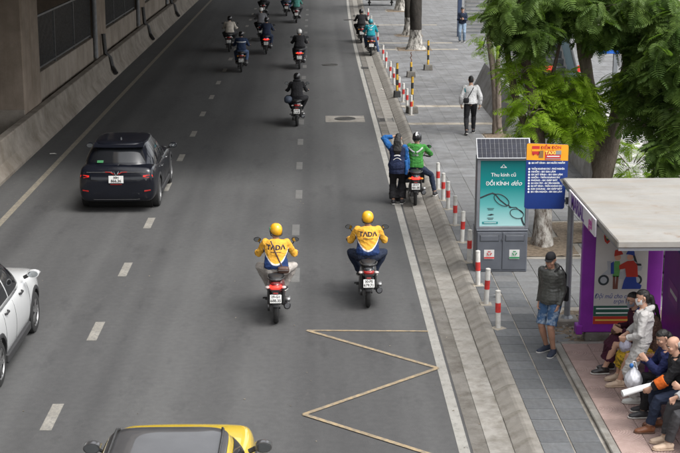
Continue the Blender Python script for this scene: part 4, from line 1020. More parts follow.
        o = MB().disc((0, 0, 0), 1, .006, 'y', 18).build('mirror_glass', MIRG, mr, loc=(sg * (hw + .10), ym - .053, belt + .10)); o.scale = (.080, 1, .050)
        if style != 'boxy':
            for yh in (ra + .62, .42):
                z = belt - .13; x = on_side(sg, yh, z); MB().tube([(x + sg * .004, yh - .10, z), (x + sg * .035, yh - .07, z), (x + sg * .035, yh + .07, z), (x + sg * .004, yh + .10, z)], [(.014, .018)] * 4, 8).build('door_handle', TRIM if body is CARW else CHROME, t, smooth=True)
            for yd in (ra + .42, ra + 1.17, .9):
                pts = [(on_side(sg, yd, z) + sg * .0, yd, z) for z in [.36 + (belt - .10 - .36) * q / 8 for q in range(9)]]; MB().tube(pts, [(.004, .004)] * 9, 4).build('door_gap', SEAM, t)
    # ---- tail
    if style != 'boxy':
        def patch(pts, nm, m, par=t, off=.006, th=.02):
            """panel laid on the rear face; pts are (x,z) outlines"""
            N = len(pts); c = (sum(p_[0] for p_ in pts) / N, sum(p_[1] for p_ in pts) / N)
            pts = [(x, z + (.07 if z > .58 else 0)) for x, z in pts]; a = [(x, on_rear(x, z) - off, z) for x, z in pts]; b_ = [(x, on_rear(x, z) + th, z) for x, z in pts]
            return MB().loft([b_, a]).build(nm, m, par, bevel=.003)
        UP = .07
        for sg in (-1, 1):
            patch([(sg * .60, .80), (sg * .72, .81), (sg * .80, .80), (sg * .81, .755), (sg * .72, .745), (sg * .60, .765)], 'tail_lamp', TAILON2 if lit else TAILOFF, off=.012)
            patch([(sg * .81, .75), (sg * .83, .80), (sg * .78, .70), (sg * .66, .685), (sg * .60, .755), (sg * .72, .74)], 'lamp_housing', GLOSSK, off=.004)
            patch([(sg * .32, .70), (sg * .56, .71), (sg * .56, .775), (sg * .32, .765)], 'tailgate_panel', body, off=.012)
            patch([(sg * .10, .885), (sg * .35, .875), (sg * .66, .875), (sg * .66, .86), (sg * .35, .857), (sg * .07, .858)], 'chrome_strip', DALU, off=.010)
            patch([(sg * .62, .50), (sg * .76, .52), (sg * .76, .545), (sg * .62, .535)], 'rear_reflector', TAILOFF, off=.008)
        emb = MB()
        for sg in (-1, 1): emb.tube([(0, on_rear(0, .87) - .02, .87), (sg * .035, on_rear(0, .91) - .02, .905), (sg * .055, on_rear(0, .95) - .014, .955)], [(.007, .008), (.010, .008), (.004, .006)], 6)
        emb.build('emblem', CHROME, t, smooth=True)
        em2 = MB()
        for sg in (-1, 1): em2.tube([(sg * .05, on_rear(0, .90) - .012, .895), (sg * .13, on_rear(.1, .93) - .012, .938), (sg * .24, on_rear(.2, .945) - .01, .944)], [(.010, .006)] * 3, 6)
        em2.build('emblem_wings', TAILOFF, t, smooth=True)
        pl = MB().box(-.165, .165, -.006, .006, -.082, .082).build('number_plate', PLATE, t, bevel=.005); pl.location = (0, on_rear(0, .785) - .022, .785); pl.rotation_euler = (math.radians(-6), 0, 0)
        for i, tx in enumerate(plate): lettering('plate_text', tx, .07 if i == 0 else .085, INK, pl, (0, -.0072, .038 - .074 * i), ext=.0006, bold=.003)
        patch([(-.22, .62), (.22, .62), (.22, .80), (-.22, .80)], 'plate_recess', TRIM, off=-.004)
        patch([(-.80, .335), (-.5, .32), (.5, .32), (.80, .335), (.80, .45), (.5, .475), (-.5, .475), (-.80, .45)], 'bumper_trim', TRIM, off=.006)
        patch([(-.13, .595), (.13, .595), (.13, .61), (-.13, .61)], 'fog_lamp', TAILOFF, off=.010)
        patch([(-.74, .66), (.74, .66), (.74, .667), (-.74, .667)], 'tailgate_gap', SEAM, off=.002)
        w_, c_, l_, z_ = ring(1.0); ys_ = c_ - l_
        sp = MB().loft([[(x, ys_ + yo + .06 * (x / w_) ** 2, z_ + zo) for yo, zo in ((.16, .035), (-.10, -.005), (-.16, -.03), (-.12, -.038), (.05, -.005))] for x in [w_ * .93 * (-1 + 2 * q / 12) for q in range(13)]]).build('spoiler', body, t, smooth=True)
        MB().box(-.14, .14, ys_ - .125, ys_ - .115, z_ - .035, z_ - .026).build('brake_lamp', TAILOFF, sp)
        MB().loft([[(x * w2, c_ - l_ + .42 + yy_, z_ + .045 + zz_) for x, yy_ in ((-1, 0), (0, .1), (1, 0), (0, -.1))] for w2, zz_ in ((.03, 0), (.012, .05), (.004, .07))]).build('antenna_fin', body, t, smooth=True)
        MB().tube([(0, gy(0, .20, -1) - .03, ring(.20)[3]), (.05, gy(.05, .3, -1) - .02, ring(.3)[3]), (.32, gy(.3, .26, -1) - .016, ring(.26)[3])], [.014, .008, .006], 6).build('rear_wiper', BLACKP, rg, smooth=True)
    else:
        for sg in (-1, 1):
            MB().tube([(sg * (T[0] - .10), T[1] + .12, Ht + .0), (sg * (T[0] - .085), T[1] + .2, Ht + .03), (sg * (T[0] - .085), T[2] - .2, Ht + .025), (sg * (T[0] - .10), T[2] - .1, Ht - .005)], .014, 8).build('roof_rail', DALU, t, smooth=True)
            MB().loft([[(sg * (.56 + .1 * a_), y1 - .05 + b_, belt - .22 + c_) for a_, c_ in ((-1, -.05), (1, -.05), (1, .05), (-1, .05))] for b_ in (-.06, .03)]).build('headlamp', mat('headlamp glass', (.5, .52, .55), .1, var=0), t, bevel=.01)
        MB().box(-.6, .6, y1 - .03, y1 + .012, belt - .36, belt - .27).build('front_panel', GLOSSK, t, bevel=.01)
    return t
TAILON2 = mat('dim tail lamp', (.42, .02, .015), .2, var=0, emit=(1, .03, .02, .15))
sv = car('parked_car', 'dark navy crossover driving away in the left lane', (-4.42, 32.85, 0), 0, CARNAVY, CARNAVY)
sv.name = 'car'
rg = [o for o in sv.children_recursive if o.name.startswith('rear_window')][0]
MB().box(-.07, .07, -.002, .002, -.035, .035).build('window_sticker', mat('green window sticker', (.015, .13, .04), .5, var=.1), rg, loc=(-.38, -1.845, 1.135)).rotation_euler = (math.radians(-50), 0, 0)
wc = car('car', 'white crossover with black wheel arches cut off by the left edge', (-5.44, 20.72, 0), 0, CARW, CARK, Ht=1.66, belt=1.06, plate=('30K', '512.90'))
mp_ = pix(178, 449, 1.05)
yc = car('car', 'bright yellow small car with black roof at the bottom edge', (mp_.x, mp_.y - .38, 0), 0, CARY, CARK, L=3.19, Wd=1.68, Ht=1.545, belt=.98, wb=2.07, wr=.33, style='boxy')
# ================================================================== STREET FURNITURE
PZ = .131        # top of the pavers
def flat(poly, m, name, parent, loc=(0, 0, 0), rot=(0, 0, 0), th=.0015):
    """thin print laid on a vertical face: poly in (x,z), front towards -Y"""
    return MB().loft([[(x, 0, z) for x, z in poly], [(x, -th, z) for x, z in poly]]).build(name, m, parent, loc=loc)
def ell(cx, cz, rx, rz, n=20, a0=0, a1=2 * PI): return [(cx + rx * math.cos(a0 + (a1 - a0) * i / n), cz + rz * math.sin(a0 + (a1 - a0) * i / n)) for i in range(n)]
def rect(x0, x1, z0, z1): return [(x0, z0), (x1, z0), (x1, z1), (x0, z1)]
# ---- red and white bollards
BW = mat('bollard white', (.52, .51, .48), .6, var=0, col2=(.34, .32, .29), scale=9, lo=.45, hi=.75); BR = mat('bollard red', (.50, .035, .03), .5, var=.2, scale=12)
bpost = MB().tube([(0, 0, -.02), (0, 0, .60), (0, 0, .62)], [.043, .043, .036], 16).mesh('post', BW, smooth=True)
bred = MB().tube([(0, 0, .27), (0, 0, .43)], .0455, 16).mesh('red_band', BR, smooth=True)
bcap = MB().tube([(0, 0, .615), (0, 0, .632), (0, 0, .642)], [.045, .042, .02], 16).mesh('cap', BW, smooth=True)
bbase = MB().box(-.10, .10, -.10, .10, -.03, .006).mesh('footing', BEIGE, bevel=.006)
near = [(498, 328), (486, 304), (478, 285), (469, 262), (462, 242), (455, 225), (448, 209), (443, 200), (438, 189)]
mid = [(411, 115), (407, 108), (403, 102), (399, 95), (394, 85), (390, 78), (386, 68), (383, 60), (378, 46), (374, 36), (371, 28), (368, 20)]
ordn = ['nearest', 'second nearest', 'third nearest', 'fourth nearest', 'fifth nearest', 'sixth nearest', 'seventh nearest', 'eighth nearest', 'farthest']
for i, (px, py) in enumerate(near + mid):
    p = pix(px, py, PZ)
    if i < len(near): lab = 'red and white bollard, %s of the row beside the bin kiosk' % ordn[i]
    else:
        j = i - len(near); lab = 'red and white bollard, %s in the far row by the trees' % (['nearest', 'second', 'third', 'fourth', 'fifth', 'sixth', 'seventh', 'eighth', 'ninth', 'tenth', 'eleventh', 'last'][j])
    t = thing('bollard', lab, 'bollard', (p.x, p.y, PZ), random.uniform(0, 6), 'red and white bollards along the kerb')
    t.rotation_euler = (random.uniform(-.035, .035), random.uniform(-.035, .035), random.uniform(0, 6))
    for nm, me in (('post', bpost), ('red_band', bred), ('cap', bcap), ('footing', bbase)): obj(nm, me, t)
# ---- black and yellow posts in concrete feet
YB = mat('post yellow', (.55, .33, .03), .55, var=.2); KB = mat('post black', (.02, .02, .02), .6, var=.3); FOOT = concrete('post foot', (.13, .125, .115), (.22, .21, .19), vert=False, sc=3)
for i, (px, py, lab, full, small) in enumerate([(412, 113, 'black and yellow post in a concrete foot at the near end of the far bollards', True, False), (397, 97, 'black and yellow post on a small dark foot among the far bollards', True, True),
                                   (411, 77, 'short chewed post stub with rusty chain in a concrete foot', False, False), (428, 70, 'black and yellow post in a concrete foot nearest the big trunk', True, False)]):
    p = pix(px, py, PZ); t = thing('warning_post', lab, 'post', (p.x, p.y, PZ), random.uniform(-.3, .3), 'warning posts with heavy feet')
    w = .12 if small else .17
    MB().box(-w, w, -w, w, 0, .22, tap=.02).build('foot', KB if small else FOOT, t, bevel=.015)
    hgt_ = .95 if full else .35; n = 5 if full else 2
    for k in range(n):
        z0 = .22 + (hgt_ - .0) * k / n; MB().tube([(0, 0, z0), (0, 0, z0 + hgt_ / n - .001)], .042, 14).build('band', (YB, KB)[k % 2] if full else (KB, YB)[k % 2], t, smooth=True)
    if full: MB().ball((0, 0, .22 + hgt_), (.042, .042, .02), 12).build('cap', KB, t, smooth='all')
    else: MB().tube([(0, 0, .57), (.02, 0, .66), (-.03, .02, .74), (.02, 0, .82), (-.02, 0, .90), (.0, 0, .96)], .018, 8).build('chain', mat('rust', (.14, .07, .045), .9, var=.3), t, smooth=True)

# ---- bin kiosk with poster and solar panel
KG = mat('kiosk grey steel', (.115, .125, .145), .45, .3, var=.10, scale=3); KD = mat('kiosk dark slot', (.045, .05, .058), .6, var=.1); KL = mat('kiosk frame', (.20, .21, .23), .4, .4, var=.08)
t = thing('bin_kiosk', 'grey twin bin kiosk with teal eyewear poster and solar panel on top', 'kiosk', (3.475, 25.13, PZ))
MB().box(-.475, .475, 0, .52, 0, .78).build('cabinet', KG, t, bevel=.012)
MB().box(-.45, .45, .02, .50, .0, .03).build('plinth', KD, t)
for sg in (-1, 1):
    d = MB().box(sg * .235 - .222, sg * .235 + .222, -.014, .0, .05, .755).build('bin_door', KG, t, bevel=.004)
    MB().box(sg * .235 - .18, sg * .235 + .18, -.019, -.010, .585, .715).build('bin_flap', KD, d, bevel=.006)
    MB().box(sg * .235 - .165, sg * .235 + .165, -.024, -.017, .60, .70).build('flap_plate', KG, d, bevel=.006)
    lb = flat(rect(sg * .235 - .095, sg * .235 + .095, .25, .43), mat('label white', (.55, .55, .53), .6, var=.05), 'bin_label', t, (0, -.016, 0))
    cm = mat('label red', (.45, .03, .03), .6, var=.05) if sg < 0 else mat('label green', (.02, .22, .08), .6, var=.05)
    flat(rect(sg * .235 - .095, sg * .235 + .095, .265, .295), cm, 'label_bar', lb, (0, -.018, 0))
    ic = MB()
    for q in range(3):
        a = PI / 2 + 2 * PI * q / 3; c = (sg * .235 + .032 * math.cos(a), .365 + .032 * math.sin(a)); u = (-math.sin(a), math.cos(a))
        ic.loft([[(c[0] + u[0] * s_ + math.cos(a) * r_, y_, c[1] + u[1] * s_ + math.sin(a) * r_) for s_, r_ in ((-.026, -.008), (.018, -.010), (.018, -.018), (.032, 0), (.018, .018), (.018, .010), (-.026, .008))] for y_ in (-.018, -.0195)])
    ic.build('recycle_mark', cm, lb)
MB().disc((0, -.018, .62), .018, .02, 'y', 14).build('lock', KD, t)
MB().box(-.48, .48, -.01, .525, .78, .81).build('cabinet_top', KG, t, bevel=.006)
for sg in (-1, 1): MB().box(sg * .455 - .03, sg * .455 + .03, .03, .30, .81, 2.17).build('side_frame', KL, t, bevel=.006)
MB().box(-.425, .425, .03, .30, .81, .86).build('bottom_frame', KL, t, bevel=.004); MB().box(-.425, .425, .03, .30, 2.10, 2.17).build('top_frame', KL, t, bevel=.004)
MB().box(-.425, .425, .06, .28, .86, 2.10).build('poster_box', KL, t)
def teal():
    m, n, l, b = node_mat('teal poster print'); tc = n.new('ShaderNodeTexCoord'); sp = n.new('ShaderNodeSeparateXYZ'); l.new(tc.outputs['Object'], sp.inputs[0])
    r = n.new('ShaderNodeValToRGB'); mr = n.new('ShaderNodeMapRange'); l.new(sp.outputs[2], mr.inputs[0]); mr.inputs[1].default_value = .86; mr.inputs[2].default_value = 2.10; l.new(mr.outputs[0], r.inputs[0])
    e = r.color_ramp.elements; e[0].position = 0; e[0].color = (.36, .58, .58, 1); e[1].position = 1; e[1].color = (.004, .105, .11, 1)
    q = e.new(.33); q.color = (.10, .36, .36, 1); q = e.new(.6); q.color = (.008, .20, .20, 1)
    l.new(r.outputs[0], b.inputs['Base Color']); b.inputs['Roughness'].default_value = .25; return m
po = MB().box(-.42, .42, .050, .0605, .865, 2.095).build('poster', teal(), t)
PW = mat('print white', (.72, .74, .74), .5, var=0); PK = mat('print black', (.02, .03, .035), .5, var=0); PT = mat('print teal', (.01, .20, .21), .5, var=0)
fy = .0475
words('poster_text', 'Thu kính cũ', .098, PW, po, (0, fy, 1.83), ext=.0008); words('poster_text', 'ĐỔI KÍNH', .098, PW, po, (-.11, fy, 1.665), ext=.0008, bold=.001); lettering('poster_text', 'dẻo', .125, PW, po, (.24, fy, 1.67), ext=.0008, shear=.35)
mk = MB()
for a in (-1, 1): mk.tube([(0, fy, 2.03), (a * .03, fy, 1.97)], .003, 4); mk.tube([(a * .018, fy, 2.0), (a * .055, fy, 1.97)], .003, 4)
mk.tube([(-.055, fy, 1.965), (.055, fy, 1.965)], .003, 4); mk.build('poster_mark', PW, po)
flat([(-.02, 1.755), (.0, 1.75), (.02, 1.76), (.0, 1.745)], PW, 'poster_swash', po, (0, fy, 0))
gl = MB()
def curve(pts, r):
    gl.tube([(x, fy - .001, z) for x, z in pts], [(r, .002)] * len(pts), 6, flat=(0, 0, 1))
def lens(cx, cz, a, b, rot):
    pts = [(cx + a * math.cos(q) * math.cos(rot) - b * math.sin(q) * math.sin(rot), cz + a * math.cos(q) * math.sin(rot) + b * math.sin(q) * math.cos(rot)) for q in [2 * PI * i / 24 for i in range(25)]]
    gl.tube([(x, fy - .001, z) for x, z in pts], [.007] * 25, 5)
lens(-.02, 1.36, .16, .085, -.62); lens(.27, 1.10, .13, .085, -.35)
curve([(-.418, 1.40), (-.28, 1.46), (-.19, 1.49), (-.15, 1.47)], .014); curve([(.07, 1.24), (.10, 1.27), (.16, 1.21)], .012); curve([(-.15, 1.48), (-.05, 1.36), (.09, 1.25)], .012); curve([(.12, 1.22), (.25, 1.22), (.39, 1.10)], .009); curve([(.36, 1.03), (.37, .97), (.41, .88)], .016)
gl.build('poster_glasses', PK, po)
for z, w, x in ((1.20, .13, -.22), (1.175, .10, -.22), (1.02, .12, -.22), (.995, .09, -.22)): flat(rect(x - w / 2, x + w / 2, z - .005, z + .005), PK, 'poster_fine_print', po, (0, fy, 0))
flat([(-.28, 1.075), (-.22, 1.065), (-.15, 1.085), (-.20, 1.10)], PK, 'poster_swash', po, (0, fy, 0))
flat(rect(-.37, -.08, .905, .95), PT, 'poster_button', po, (0, fy, 0)); flat(rect(-.34, -.11, .924, .934), PW, 'poster_fine_print', po, (0, fy - .002, 0))
# solar panel, tilted to the camera side
SOL = mat('solar cell', (.010, .012, .022), .35, var=.25, scale=8, spec=.15); SOLL = mat('solar grid line', (.30, .31, .33), .4, .4, var=0)
sp_ = MB().box(-.50, .50, -.01, .01, -.215, .215).build('solar_panel', mat('panel frame', (.20, .205, .215), .35, .5, var=.05), t, bevel=.004)
sp_.location = (0, .13, 2.31); sp_.rotation_euler = (math.radians(-38), 0, 0)
for r_ in range(4):
    for c_ in range(12):
        MB().box(-.478 + c_ * .0797, -.478 + c_ * .0797 + .0757, -.0135, -.0102, -.195 + r_ * .0978, -.195 + r_ * .0978 + .0935).build('solar_cell', SOL, sp_)
for sg in (-1, 1): MB().tube([(sg * .4, .18, 2.16), (sg * .4, .20, 2.33)], .02, 8).build('panel_strut', KL, t)

# ---- bus stop sign
SP = mat('sign pole grey', (.20, .215, .23), .45, .4, var=.12, scale=5); SBL = mat('sign blue', (.004, .028, .165), .35, var=.06); SOR = mat('sign orange', (.72, .30, .008), .4, var=.06)
SRD = mat('sign red', (.46, .02, .02), .5, var=.05); SGY = mat('sign brown print', (.22, .12, .05), .5, var=.1)
t = thing('bus_stop_sign', 'blue and orange bus stop sign on a grey pole left of the shelter', 'sign', (4.12, 21.85, PZ))
MB().tube([(0, 0, 0), (0, 0, 2.27), (0, 0, 2.28)], [.052, .050, .03], 16).build('pole', SP, t, smooth=True)
MB().box(-.17, .17, -.17, .17, -.02, .12).build('pole_footing', KERBM, t, bevel=.02); MB().tube([(0, 0, .12), (0, 0, .16)], [.10, .07], 14).build('pole_flange', SP, t)
MB().box(-.09, -.045, -.04, .04, 2.02, 2.12).build('bracket', KD, t); MB().box(-.20, -.0, -.03, .03, 2.05, 2.09).build('bracket_arm', SP, t)
X0, X1 = -.715, -.055
sh = [(X0 + .03, 1.855), (X1 - .06, 1.850), (X1 - .035, 1.875), (X1 - .025, 2.19), (X1 - .13, 2.335), (X1, 2.37), (X1, 2.87), (X1 - .015, 2.895), (X0 + .015, 2.92), (X0 - .005, 2.90), (X0 - .015, 1.88)]
bd = MB().loft([[(x, -.045, z) for x, z in sh], [(x, -.065, z) for x, z in sh]]).build('board', SBL, t); bd.location = (-.035, 0, .10)
flat([(X0 - .004, 2.65), (X1 - .001, 2.635), (X1 - .001, 2.87), (X1 - .016, 2.893), (X0 + .016, 2.918), (X0 - .003, 2.90)], SOR, 'orange_header', bd, (0, -.0655, 0))
y_ = -.069
bus = flat(rect(X0 + .08, X0 + .20, 2.74, 2.875), SRD, 'bus_mark', bd, (0, y_, 0)); flat(rect(X0 + .075, X0 + .205, 2.79, 2.825), SOR, 'bus_mark_window', bd, (0, y_ - .002, 0)); flat(rect(X0 + .19, X0 + .26, 2.685, 2.80), SGY, 'bus_mark_figure', bd, (0, y_, 0))
for q in (.105, .175): flat(ell(X0 + q, 2.735, .014, .014, 10), SRD, 'bus_mark_wheel', bd, (0, y_, 0))
lettering('sign_text', 'ĐIỂM ĐÓN', .066, SRD, bd, (X0 + .38, y_ + .0015, 2.845), ext=.001, bold=.002)
flat(rect(X0 + .29, X0 + .54, 2.65, 2.80), SRD, 'taxi_patch', bd, (0, y_ + .001, 0)); lettering('sign_text', 'TAXI', .075, mat('sign yellow', (.75, .60, .10), .5, var=0), bd, (X0 + .375, y_ - .001, 2.763), ext=.001, bold=.003)
flat(rect(X0 + .46, X0 + .545, 2.735, 2.80), mat('sign grey', (.25, .24, .23), .5, var=.1), 'taxi_photo', bd, (0, y_ - .001, 0)); flat(rect(X0 + .32, X0 + .52, 2.70, 2.715), PW, 'fine_print', bd, (0, y_ - .001, 0)); flat(rect(X0 + .30, X0 + .54, 2.66, 2.675), mat('sign grey', (.25, .24, .23)), 'fine_print', bd, (0, y_ - .001, 0))
rows = ['BX MỸ ĐÌNH - BX NƯỚC NGẦM', 'TRẦN KHÁNH DƯ - PHÚ NGHĨA', 'NHỔN - BX GIA LÂM', 'BX MỸ ĐÌNH - BX GIA LÂM', 'NHỔN - TRẦN KHÁNH DƯ', 'PHÙNG - BX GIÁP BÁT', 'BX SƠN TÂY - BX YÊN NGHĨA', 'BX MỸ ĐÌNH - TRẦN KHÁNH DƯ', 'KIM CHUNG - BX GIÁP BÁT', 'BX YÊN NGHĨA - BX GIA LÂM']
zr = [2.60] + [2.505 - .0465 * k for k in range(9)]
for z, r in zip(zr, rows):
    flat(ell(X0 + .045, z, .017, .017, 12), PW, 'route_mark', bd, (0, y_ + .001, 0)); w = (X1 - X0 - .13) if z > 2.37 else (X1 - X0 - .20 if z > 2.25 else X1 - X0 - .16)
    o = lettering('route_text', r, .036, PW, bd, (X0 + .08, y_ + .001, z), ext=.0006, align='LEFT', bold=.0012)
    wd = max(v.co.x for v in o.data.vertices); o.scale = (min(1.15, w / wd), 1, 1)

# ---- bus shelter
PUR = mat('shelter purple', (.19, .018, .28), .4, var=.12, scale=3); ROOFM = concrete('shelter roof', (.47, .44, .385), (.60, .57, .51), (.62, .52, .42), False, 1.2)
def roof_mat():
    m, n, l, b = node_mat('weathered shelter roof')
    v = nmap(n, l, (1, 1, 1)); base = nnoise(n, l, v, 1.6, 7, .65, .3, .7, (.215, .206, .188), (.285, .276, .256))
    st = nnoise(n, l, nmap(n, l, (.5, 2.2, 1)), 1.5, 8, .7, .50, .70); c = nmix(n, l, nmix(n, l, .45, (0., 0., 0.), st), base, (.22, .16, .10))
    ri = nnoise(n, l, nmap(n, l, (1.2, 1.6, 1), loc=(3.1, .4, 0)), 1.1, 9, .72, .60, .68); c = nmix(n, l, nmix(n, l, .7, (0., 0., 0.), ri), c, (.16, .09, .045))
    sc = nnoise(n, l, nmap(n, l, (.6, 9, 1)), 3.0, 4, .6, .60, .75); c = nmix(n, l, nmix(n, l, .25, (0., 0., 0.), sc), c, (.36, .33, .29))
    l.new(c, b.inputs['Base Color']); b.inputs['Roughness'].default_value = .8; nbump(n, l, b, base, .3, .01); return m
SH = thing('bus_shelter', 'purple bus shelter with a stained white slab roof', 'bus shelter', (4.9, 20.0, .17))
ox, oy, oz = 4.9, 20.0, .17
def S_(x0, x1, y0, y1, z0, z1): return (x0 - ox, x1 - ox, y0 - oy, y1 - oy, z0 - oz, z1 - oz)
MB().box(*S_(4.03, 6.35, 17.98, 22.20, 2.40, 2.50)).build('roof', roof_mat(), SH, bevel=.015)
MB().box(*S_(4.05, 6.33, 18.0, 22.18, 2.36, 2.397)).build('roof_soffit', KL, SH)
fb = MB().box(*S_(4.0, 4.024, 19.35, 21.45, 2.22, 2.47)).build('fascia_board', mat('fascia white', (.62, .60, .64), .5, var=.05), SH)
PURT = mat('print purple', (.10, .02, .22), .5, var=0); PNKT = mat('print pink', (.45, .05, .30), .5, var=0)
lettering('fascia_text', 'MARIAL', .30, PURT, fb, (3.997 - ox, 20.70 - oy, 2.335 - oz), (PI / 2, 0, -PI / 2), ext=.001, bold=.008, sx=1.0)
lettering('fascia_text', 'gel', .24, PNKT, fb, (3.997 - ox, 19.68 - oy, 2.345 - oz), (PI / 2, 0, -PI / 2), ext=.001, bold=.006)
# poster panel across the far end
py0 = 20.95
pb = MB().box(*S_(4.16, 5.42, py0, py0 + .14, .28, 2.36)).build('poster_panel', PUR, SH, bevel=.012)
MB().box(*S_(4.10, 4.20, py0 - .03, py0 + .17, .25, .40)).build('panel_foot', PUR, SH, bevel=.01); MB().box(*S_(5.38, 5.48, py0 - .03, py0 + .17, .25, .40)).build('panel_foot', PUR, SH, bevel=.01)
MB().box(*S_(4.25, 5.40, py0 + .0, py0 + .18, .0, .278)).build('panel_plinth', FOOT, SH, bevel=.02)
PBG = mat('poster paper', (.50, .49, .46), .35, var=.08, scale=2); PGR = mat('poster green', (.012, .085, .06), .5, var=.05); PRE = mat('poster red', (.42, .03, .015), .5, var=.05)
PBL = mat('poster blue', (.02, .05, .26), .5, var=.05); PSK = mat('poster skin', (.60, .33, .22), .5, var=.05); PGY = mat('poster grey', (.36, .38, .40), .5, var=.05); PYE = mat('poster yellow', (.65, .45, .08), .5, var=0)
a0, a1 = 4.36, 5.18; zb, zt = .42, 2.12
pp = MB().box(*S_(a0, a1, py0 - .008, py0 + .01, zb, zt)).build('poster', PBG, SH)
W_ = a1 - a0
def pr(u0, u1, v0, v1, m, nm, lay=0): return flat(rect(a0 + W_ * u0 - ox, a0 + W_ * u1 - ox, zb + (zt - zb) * v0 - oz, zb + (zt - zb) * v1 - oz), m, nm, pp, (0, py0 - .0085 - .0016 * lay - oy, 0))
def pg(pts, m, nm, lay=0): return flat([(a0 + W_ * u - ox, zb + (zt - zb) * v - oz) for u, v in pts], m, nm, pp, (0, py0 - .0085 - .0016 * lay - oy, 0))
def pe(u, v, ru, m, nm, lay=0, asp=1.0): return pg([(u + ru * math.cos(2 * PI * i / 18), v + ru * asp * W_ / (zt - zb) * math.sin(2 * PI * i / 18)) for i in range(18)], m, nm, lay)
pr(0, 1, .93, 1, PGR, 'green_strip'); pr(.06, .7, .955, .97, PW, 'fine_print', 1)
pr(0, 1, .075, .175, PGR, 'green_band'); pr(0, 1, 0, .073, PRE, 'red_band')
for v in (.148, .105): pr(.05, .95, v - .006, v + .006, PW, 'fine_print', 1)
pr(.04, .96, .03, .045, PYE, 'fine_print', 1)
pg([(.15, .87), (.27, .87), (.28, .83), (.26, .785), (.21, .76), (.16, .785), (.14, .83)], PRE, 'shield_badge'); pg([(.17, .86), (.25, .86), (.255, .82), (.21, .785), (.165, .82)], PGR, 'shield_centre', 1); pe(.21, .825, .028, PYE, 'shield_star', 2)
o = lettering('poster_text', 'MARIAL', .075, PURT, pp, (a0 + W_ * .70 - ox, py0 - .009 - oy, zb + (zt - zb) * .815 - oz), ext=.0008, bold=.002); pr(.50, .92, .775, .785, PURT, 'fine_print')
# picture: scooter behind a child and a kneeling grown-up, both in helmets
for u in (.17, .80): pe(u, .42, .105, PK, 'printed_wheel'); pe(u, .42, .065, PGY, 'printed_rim', 1)
pg([(.12, .47), (.30, .47), (.36, .43), (.62, .43), (.66, .50), (.88, .51), (.90, .55), (.62, .56), (.52, .50), (.38, .49), (.30, .60), (.22, .60), (.24, .52)], PGY, 'printed_scooter', 1)
pg([(.60, .56), (.88, .555), (.87, .575), (.60, .585)], PK, 'printed_seat', 2)
pg([(.35, .335), (.345, .46), (.385, .46), (.395, .36), (.41, .46), (.45, .46), (.445, .335)], mat('poster brown', (.16, .06, .04), .5), 'printed_child_legs', 3); pg([(.34, .45), (.33, .56), (.37, .60), (.46, .60), (.48, .54), (.46, .45)], mat('poster leaf green', (.10, .30, .08), .5), 'printed_child_shirt', 3)
pg([(.30, .48), (.29, .58), (.35, .60), (.36, .48)], PBL, 'printed_backpack', 4); pe(.42, .635, .06, PSK, 'printed_child_face', 3); pg([(.35, .645), (.36, .70), (.42, .715), (.48, .70), (.52, .665), (.48, .66)], PRE, 'printed_child_helmet', 4)
pg([(.52, .335), (.88, .335), (.90, .37), (.80, .40), (.78, .46), (.60, .46), (.56, .42)], PBL, 'printed_adult_trousers', 3); pg([(.60, .45), (.57, .53), (.46, .52), (.45, .56), (.60, .60), (.72, .605), (.80, .56), (.82, .45)], PRE, 'printed_adult_jacket', 4)
pe(.655, .635, .06, PSK, 'printed_adult_face', 3); pg([(.57, .665), (.62, .71), (.68, .715), (.73, .69), (.74, .65), (.66, .66)], PBL, 'printed_adult_helmet', 5); pg([(.70, .66), (.74, .66), (.80, .58), (.74, .60)], PK, 'printed_hair', 4)
for tx, u, v in (('Đội mũ cho con,', .38, .265), ('trọn tình cha', .66, .215)):
    lettering('poster_text', tx, .105, PBL, pp, (a0 + W_ * u - ox, py0 - .009 - oy, zb + (zt - zb) * v - oz), ext=.0008, shear=.3, sx=.85)
# back wall with stuck-on ads
bw = MB().box(*S_(5.36, 5.46, 16.2, 20.66, .30, 2.36)).build('back_panel', PUR, SH, bevel=.01)
def xpr(y0, y1, z0, z1, m, nm, tilt=0.0, lay=0):
    return MB().loft([[(5.357 - .0018 * lay - k - ox, y - oy, z + tilt * (y - y1) - oz) for y, z in ((y1, z0), (y0, z0), (y0, z1), (y1, z1))] for k in (0, .0015)]).build(nm, m, bw)
xpr(19.6, 20.35, 1.92, 2.20, PBL, 'blue_sticker', .12); xpr(19.7, 20.25, 2.02, 2.10, PW, 'fine_print', .12, 1); xpr(19.75, 20.3, 1.05, 1.35, mat('ad violet', (.30, .08, .35), .5), 'violet_sticker', .12); xpr(19.8, 20.2, 1.16, 1.22, PW, 'fine_print', .12, 1)
xpr(19.2, 19.55, .95, 1.75, PRE, 'red_lettering', .0); xpr(19.25, 19.5, 1.05, 1.2, PW, 'fine_print', 0, 1); xpr(19.25, 19.5, 1.45, 1.6, PW, 'fine_print', 0, 1); xpr(18.6, 19.15, 1.5, 2.2, mat('ad pale', (.45, .40, .50), .5), 'pale_poster', .0)
xpr(16.4, 19.5, .45, .9, mat('ad deep violet', (.07, .01, .13), .4), 'dark_print', 0)
for y in (16.3, 18.4): MB().box(*S_(5.30, 5.35, y, y + .06, .0, 2.36)).build('shelter_post', PUR, SH)
for y in (17.99, 22.05): MB().box(*S_(6.2, 6.28, y, y + .08, -.05, 2.36)).build('shelter_post', PUR, SH)
# bench
t = thing('bench', 'purple steel bench inside the bus shelter', 'bench', (4.86, 17.9, .167))
MB().box(-.20, .20, -1.85, 1.85, .40, .44).build('seat', PUR, t, bevel=.012)
for y in (-1.7, -.35, .9, 1.75):
    for x in (-.15, .15): MB().box(x - .025, x + .025, y - .025, y + .025, 0, .40).build('leg', PUR, t, bevel=.004)

